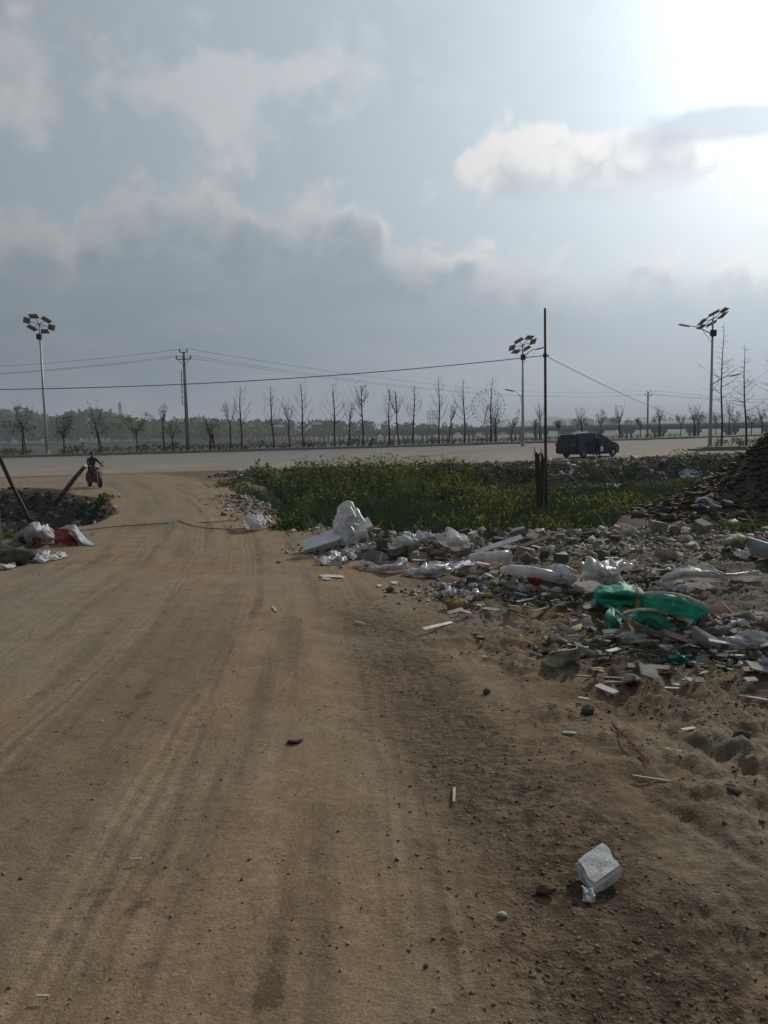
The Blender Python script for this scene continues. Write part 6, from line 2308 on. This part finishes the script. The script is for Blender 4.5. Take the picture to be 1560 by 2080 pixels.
def make_scooter():
    p = G(193, 990)
    rz = R(-48)
    root = empty('scooter', p, rz, 'dark electric scooter with a pink red front shield ridden along the dirt track', 'scooter')
    root.scale = (.92, .92, .92)
    for x in (.62, -.60):
        b = MB()
        b.torus((x, 0, .235), .19, .045, nu=22, nv=8)
        w = b.build('wheel', M_tyre, root, True)
        b = MB()
        b.tube([(x, -.03, .235), (x, .03, .235)], .15, 14)
        for k in range(5):
            a = k * 1.257
            b.tube([(x, 0, .235), (x + .17 * math.cos(a), 0, .235 + .17 * math.sin(a))], .016, 5)
        b.build('rim', M_darkmetal, w)
    b = MB()
    for s in (-1, 1):
        b.tube([(.62, s * .07, .235), (.52, s * .07, .62), (.46, s * .05, .85)], .022, 6)
    b.build('front_fork', M_steel, root)
    b = MB()
    # front shield: curved panel
    rows = []
    for z, w, x in ((.30, .15, .46), (.45, .20, .48), (.62, .22, .50), (.78, .21, .49), (.90, .15, .46)):
        rows.append([(x - .10 * (q / w) ** 2 * w * 2 - abs(q) * .25, q, z) for q in np.linspace(-w, w, 7)])
    vs = [v for r in rows for v in r] + [(v[0] - .035, v[1], v[2]) for r in rows for v in r]
    n = 7
    fs = []
    for off in (0, 35):
        for j in range(4):
            for i in range(6):
                q = (off + j * n + i, off + j * n + i + 1, off + (j + 1) * n + i + 1, off + (j + 1) * n + i)
                fs.append(q if off == 0 else q[::-1])
    for i in range(6):
        fs.append((i, i + 1, 35 + i + 1, 35 + i)); fs.append((28 + i + 1, 28 + i, 63 + i, 63 + i + 1))
    for j in range(4):
        fs.append((j * n, (j + 1) * n, 35 + (j + 1) * n, 35 + j * n)); fs.append((j * n + 6, 35 + j * n + 6, 35 + (j + 1) * n + 6, (j + 1) * n + 6))
    b.add(vs, fs)
    sh = b.build('front_shield', M_pink, root, True)
    b = MB()
    b.ell((.52, 0, .80), (.05, .10, .06), 10, 6)
    b.build('headlight', M_white2, sh)
    for s in (-1, 1):
        b = MB()
        b.ell((.50, s * .15, .74), (.03, .035, .03), 8, 5)
        b.build('indicator', M_orange, sh)
    b = MB()
    b.ell((.66, 0, .44), (.17, .08, .06), 10, 6)
    b.build('front_mudguard', M_pink, root)
    b = MB()
    b.box((.12, 0, .30), (.72, .30, .10), taper=.92)
    b.build('footboard', M_black, root)
    b = MB()
    b.box((-.42, 0, .50), (.66, .28, .40), taper=.86)
    b.box((-.46, 0, .33), (.40, .24, .14))
    b.build('rear_body', rough_mat('maroon_paint', (.035, .008, .010), (.05, .012, .014), 6, .5, 0), root)
    b = MB()
    b.ell((-.36, 0, .74), (.40, .15, .07), 14, 7)
    b.build('seat', M_seat, root, True)
    b = MB()
    b.box((-.78, 0, .62), (.03, .16, .07))
    b.build('tail_light', M_redlamp, root)
    b = MB()
    b.tube([(.36, -.33, 1.02), (.42, -.12, .99), (.44, 0, .96), (.42, .12, .99), (.36, .33, 1.02)], .016, 6)
    b.tube([(.44, 0, .96), (.47, 0, .82)], .035, 6)
    hb = b.build('handlebar', M_darkmetal, root)
    for s in (-1, 1):
        b = MB()
        b.tube([(.38, s * .24, 1.015), (.345, s * .36, 1.025)], .024, 7)
        b.build('grip', M_black, hb)
        b = MB()
        b.tube([(.42, s * .16, 1.0), (.44, s * .24, 1.18)], .008, 5)
        b.ell((.44, s * .26, 1.21), (.015, .055, .035), 8, 5)
        b.build('mirror', M_black, hb)
    b = MB()
    b.tube([(-.15, .10, .28), (-.18, .20, .05)], .012, 5)
    b.build('stand', M_darkmetal, root)
    J = {'pelvis': (-.30, 0, .86), 'spine': (-.27, 0, 1.06), 'chest': (-.20, 0, 1.27), 'neck': (-.16, 0, 1.43), 'head0': (-.135, 0, 1.50), 'head1': (-.115, 0, 1.58), 'head2': (-.12, 0, 1.67),
         'shL': (-.18, .19, 1.34), 'elL': (.05, .29, 1.14), 'wrL': (.27, .31, 1.05), 'haL': (.34, .31, 1.045),
         'shR': (-.18, -.19, 1.34), 'elR': (.05, -.29, 1.14), 'wrR': (.27, -.31, 1.05), 'haR': (.34, -.31, 1.045),
         'hiL': (-.26, .11, .84), 'knL': (.16, .17, .80), 'anL': (.10, .15, .42), 'toL': (.24, .17, .385),
         'hiR': (-.26, -.11, .84), 'knR': (.16, -.17, .80), 'anR': (.10, -.15, .42), 'toR': (.24, -.17, .385)}
    rd = person(p, rz, J, 'person in black clothes riding the scooter with both hands on the handlebar')
    rd.scale = (.92, .92, .92)
    # light bundle on the footboard between the knees
    b = MB()
    b.ell((.27, .04, .92), (.09, .11, .10), 10, 7)
    o = b.build('bundle', M_white2, None, True)
    o.location = p
    o.scale = (.92, .92, .92)
    o.rotation_euler = (0, 0, rz)
    tag(o, 'pale bundle held behind the scooter handlebar', 'bundle')


make_scooter()

# person walking on the verge
def walker():
    d = ray(432, 912)
    t = d.x / d.y
    y = 80.0
    for _ in range(30):
        y = .5 * y + .5 * (float(y_far(t * y)) + 1.9)
    J = {'pelvis': (0, 0, .92), 'spine': (.01, 0, 1.10), 'chest': (.03, 0, 1.32), 'neck': (.05, 0, 1.47), 'head0': (.06, 0, 1.53), 'head1': (.075, 0, 1.61), 'head2': (.07, 0, 1.70),
         'shL': (.02, .18, 1.39), 'elL': (-.10, .23, 1.12), 'wrL': (-.04, .24, .90), 'haL': (-.02, .24, .83),
         'shR': (.02, -.18, 1.39), 'elR': (.06, -.23, 1.12), 'wrR': (.20, -.22, .93), 'haR': (.25, -.22, .87),
         'hiL': (0, .10, .88), 'knL': (.16, .10, .50), 'anL': (.12, .10, .09), 'toL': (.27, .10, .05),
         'hiR': (0, -.10, .88), 'knR': (-.02, -.10, .48), 'anR': (-.24, -.10, .12), 'toR': (-.13, -.10, .045)}
    person((t * y, y, .71), R(-35), J, 'person in dark clothes walking along the far verge')


walker()

# ------------------------------------------------------------------ parked car with open sliding door
def paint_nodes(nt, b):
    P = posn(nt)
    n1 = noise(nt, P, 3.0, 4, .6)
    setc(nt, b, 'Base Color', nmix(nt, n1.step(.35, .75), (.007, .012, .045), (.013, .018, .055)))
    setc(nt, b, 'Roughness', .4)
    b.inputs['Coat Weight'].default_value = .25
    b.inputs['Specular IOR Level'].default_value = .25
    b.inputs['Coat Roughness'].default_value = .06


M_paint = material('dark_blue_paint', paint_nodes)
M_cglass = rough_mat('car_glass', (.004, .005, .006), (.007, .008, .009), 5, .12, 0, spec=.35)
M_cabin_shade = rough_mat('cabin_shade', (.012, .011, .011), (.02, .019, .018), 9, .9, 0)  # near-black tone standing for shade inside the cabin


def make_car():
    c = AT(1196, 926, 56.6)
    c.z = float(road_z(c.x, c.y)) + .022
    root = empty('minivan', c, R(32), 'dark blue minivan parked on the road with its side door open', 'car')
    OX = -2.37

    def hw(x, z):
        w = .90 - .24 * max(0, (z - 1.0) / .7) - .03 * max(0, (.5 - z) / .3)
        if x > 3.9: w -= .22 * ((x - 3.9) / .85) ** 2
        if x < .3: w -= .09 * ((.3 - x) / .3) ** 2
        return w

    def arc(cx, r, n=9):
        return [(cx + r * math.cos(math.pi * k / (n - 1)), .30 + r * math.sin(math.pi * k / (n - 1))) for k in range(n)]
    belt = [(.05, 1.0), (.5, 1.0), (1.25, 1.01), (2.2, 1.03), (3.0, 1.05), (3.72, 1.08)]
    low = [(.02, .30), (0, .45), (0, .72)] + belt + [(4.1, 1.0), (4.40, .90), (4.62, .74), (4.72, .58), (4.74, .40), (4.66, .27)] + [(4.30, .24)] + arc(3.90, .37) + [(3.4, .22), (2.4, .22), (1.45, .22)] + arc(.98, .37) + [(.5, .26)]
    up = [(3.72, 1.08), (3.3, 1.36), (2.88, 1.60), (2.4, 1.68), (1.7, 1.715), (1.0, 1.71), (.45, 1.67), (.27, 1.60), (.14, 1.30), (.05, 1.0)]
    b = MB()
    full = up + []
    for s in (-1, 1):
        for poly in (low, belt[::-1] + up[-2:0:-1]):
            vs = [(x + OX, s * hw(x, z), z) for x, z in poly]
            f = tuple(range(len(vs)))
            b.add(vs, [f if s > 0 else f[::-1]])
    outl = [(.5, .26), (.02, .30), (0, .45), (0, .72), (.05, 1.0)] + up[::-1][1:] + [(4.1, 1.0), (4.40, .90), (4.62, .74), (4.72, .58), (4.74, .40), (4.66, .27), (4.30, .24)]
    for i in range(len(outl) - 1):
        (x0, z0), (x1, z1) = outl[i], outl[i + 1]
        cols = 4
        vs = []
        for (x, z) in ((x0, z0), (x1, z1)):
            for k in range(cols + 1):
                q = -1 + 2 * k / cols
                crown = .03 * (1 - q * q) if z > .6 else 0
                vs.append((x + OX - (crown if x < .3 else 0) + (crown if x > 4.2 else 0), q * hw(x, z), z + (crown if .3 <= x <= 4.2 else 0)))
        fs = [(k, k + 1, cols + 1 + k + 1, cols + 1 + k) for k in range(cols)]
        b.add(vs, fs)
    b.add([(x + OX, s * .8, .25) for x, s in ((.1, -1), (4.6, -1), (4.6, 1), (.1, 1))], [(0, 1, 2, 3)])
    body = b.build('body', M_paint, root)
    bm = bmesh.new()
    bm.from_mesh(body.data)
    bmesh.ops.remove_doubles(bm, verts=bm.verts, dist=.002)
    bmesh.ops.triangulate(bm, faces=[f for f in bm.faces if len(f.verts) > 4])
    bmesh.ops.recalc_face_normals(bm, faces=bm.faces)
    bm.to_mesh(body.data)
    bm.free()

    def side(name, poly, mat, off, par, s=-1, th=.02):
        m = MB()
        n = len(poly)
        vs = [(x + OX, s * (hw(x, z) + off), z) for x, z in poly] + [(x + OX, s * (hw(x, z) + off - th), z) for x, z in poly]
        fs = [tuple(range(n)) if s < 0 else tuple(range(n))[::-1], tuple(range(n, 2 * n))[::-1] if s < 0 else tuple(range(n, 2 * n))]
        fs += [(i, n + i, n + (i + 1) % n, (i + 1) % n) for i in range(n)]
        m.add(vs, fs)
        return m.build(name, mat, par)
    front_w = [(2.28, 1.08), (3.45, 1.12), (3.1, 1.40), (2.82, 1.56), (2.32, 1.60)]
    rear_w = [(.40, 1.06), (1.18, 1.06), (1.18, 1.58), (.50, 1.54), (.36, 1.4)]
    for s in (-1, 1):
        side('side_window', front_w, M_cglass, .006, body, s)
        if s > 0:
            side('side_window', rear_w, M_cglass, .006, body, s)
            side('side_window', [(1.28, 1.06), (2.2, 1.08), (2.2, 1.60), (1.28, 1.60)], M_cglass, .006, body, s)
    side('door_shade_panel', [(1.28, .36), (2.2, .36), (2.2, 1.60), (1.28, 1.60)], M_cabin_shade, .005, body, -1)  # dark panel on the closed side, painted as the shaded doorway
    dr = side('sliding_door', [(.36, .38), (1.26, .38), (1.26, 1.62), (.44, 1.60), (.34, 1.3)], M_paint, .085, root, -1, .05)
    side('door_window', [(.46, 1.07), (1.18, 1.07), (1.18, 1.56), (.52, 1.54), (.44, 1.3)], M_cglass, .089, dr, -1, .02)
    m = MB()
    m.box((1.12 + OX, -(.90 + .10), .95), (.18, .03, .035))
    m.build('handle', M_darkmetal, dr)
    m = MB()
    m.box((2.38 + OX, -.915, .97), (.18, .03, .035))
    m.build('handle', M_darkmetal, body)

    def quad(name, pts, mat, par):
        m = MB()
        m.add(pts, [(0, 1, 2, 3)])
        o = m.build(name, mat, par)
        k = o.modifiers.new('solid', 'SOLIDIFY')
        k.thickness = .015
        k.offset = 0
        return o
    quad('rear_window', [(.085 + OX - .05, -.70, 1.08), (.085 + OX - .05, .70, 1.08), (.235 + OX - .05, .60, 1.54), (.235 + OX - .05, -.60, 1.54)], M_cglass, body)
    quad('windscreen', [(3.66 + OX, -.74, 1.155), (3.66 + OX, .74, 1.155), (2.95 + OX, .64, 1.615), (2.95 + OX, -.64, 1.615)], M_cglass, body)
    for s in (-1, 1):
        m = MB()
        m.box((.05 + OX, s * .76, .93), (.16, .22, .20))
        m.build('tail_light', M_redlamp, body)
        m = MB()
        m.ell((4.50 + OX, s * .60, .72), (.16, .14, .08), 10, 6)
        m.build('headlight', M_glass, body)
        m = MB()
        m.box((3.25 + OX, s * 1.0, 1.10), (.14, .20, .13), taper=.85)
        m.build('wing_mirror', M_paint, body)
        m = MB()
        m.tube([(.6 + OX, s * .60, 1.70), (.8 + OX, s * .60, 1.775), (2.3 + OX, s * .60, 1.765), (2.5 + OX, s * .60, 1.69)], .018, 6)
        m.build('roof_rail', M_steel, body)
    m = MB()
    m.box((-.005 + OX, 0, .52), (.10, 1.60, .22))
    m.build('rear_bumper', M_paint, root)
    m = MB()
    m.box((-.045 + OX, 0, .80), (.012, .44, .13))
    m.build('number_plate', M_bluedk, body)
    m = MB()
    m.box((.20 + OX, 0, 1.70), (.26, 1.2, .03))
    m.build('spoiler', M_paint, body)
    for x in (.98, 3.90):
        for s in (-1, 1):
            m = MB()
            y0 = s * .80
            m.torus((x + OX, y0, .315), .235, .085, nu=24, nv=8, sq=1.2)
            w = m.build('wheel', M_tyre, root, True)
            m = MB()
            m.tube([(x + OX, y0 - .05, .315), (x + OX, y0 + .05, .315)], .17, 16)
            for k in range(6):
                a = k * 1.047
                m.box((x + OX + .11 * math.cos(a), y0 + s * .06, .315 + .11 * math.sin(a)), (.2, .03, .04), Matrix.Rotation(-a, 3, 'Y'))
            m.build('rim', M_steel, w)
    return root


car = make_car()
cm_ = Matrix.Translation(car.location) @ Matrix.Rotation(R(32), 4, 'Z')
pl = cm_ @ Vector((-.52, -1.32, 0))
J = {'pelvis': (0, 0, .93), 'spine': (.06, 0, 1.09), 'chest': (.17, 0, 1.28), 'neck': (.27, 0, 1.40), 'head0': (.31, 0, 1.44), 'head1': (.37, 0, 1.51), 'head2': (.42, 0, 1.58),
     'shL': (.18, .18, 1.33), 'elL': (.30, .25, 1.08), 'wrL': (.45, .20, .98), 'haL': (.51, .18, .97),
     'shR': (.16, -.18, 1.33), 'elR': (.06, -.26, 1.10), 'wrR': (.02, -.28, .92), 'haR': (.02, -.28, .84),
     'hiL': (0, .10, .89), 'knL': (.08, .11, .50), 'anL': (.02, .11, .09), 'toL': (.16, .12, .045),
     'hiR': (0, -.10, .89), 'knR': (.0, -.11, .49), 'anR': (-.10, -.11, .09), 'toR': (.04, -.12, .045)}
pl.z = float(road_z(pl.x, pl.y)) + .022
person(pl, R(32 + 70), J, 'person in black leaning into the open side door of the minivan')
hd = Matrix.Translation(pl) @ Matrix.Rotation(R(102), 4, 'Z') @ Vector((.02, -.28, .80))
b = MB()
n = 8
vs = []
for z, w in ((-.36, .10), (-.34, .14), (-.2, .155), (-.06, .13), (-.0, .04)):
    for k in range(n):
        a = 2 * math.pi * k / n
        vs.append((math.cos(a) * w, math.sin(a) * w * .55, z))
fs = [tuple(range(n - 1, -1, -1))]
for j in range(4):
    for k in range(n):
        fs.append((j * n + k, j * n + (k + 1) % n, (j + 1) * n + (k + 1) % n, (j + 1) * n + k))
b.add(vs, fs)
b.tube([(0, 0, -.02), (.02, 0, .06), (0, 0, .09), (-.02, 0, .06), (0, 0, -.02)], .008, 5)
o = b.build('carrier_bag', M_white, None, True)
o.location = hd
o.rotation_euler = (0, 0, R(20))
tag(o, 'white carrier bag held by the person at the minivan', 'bag')
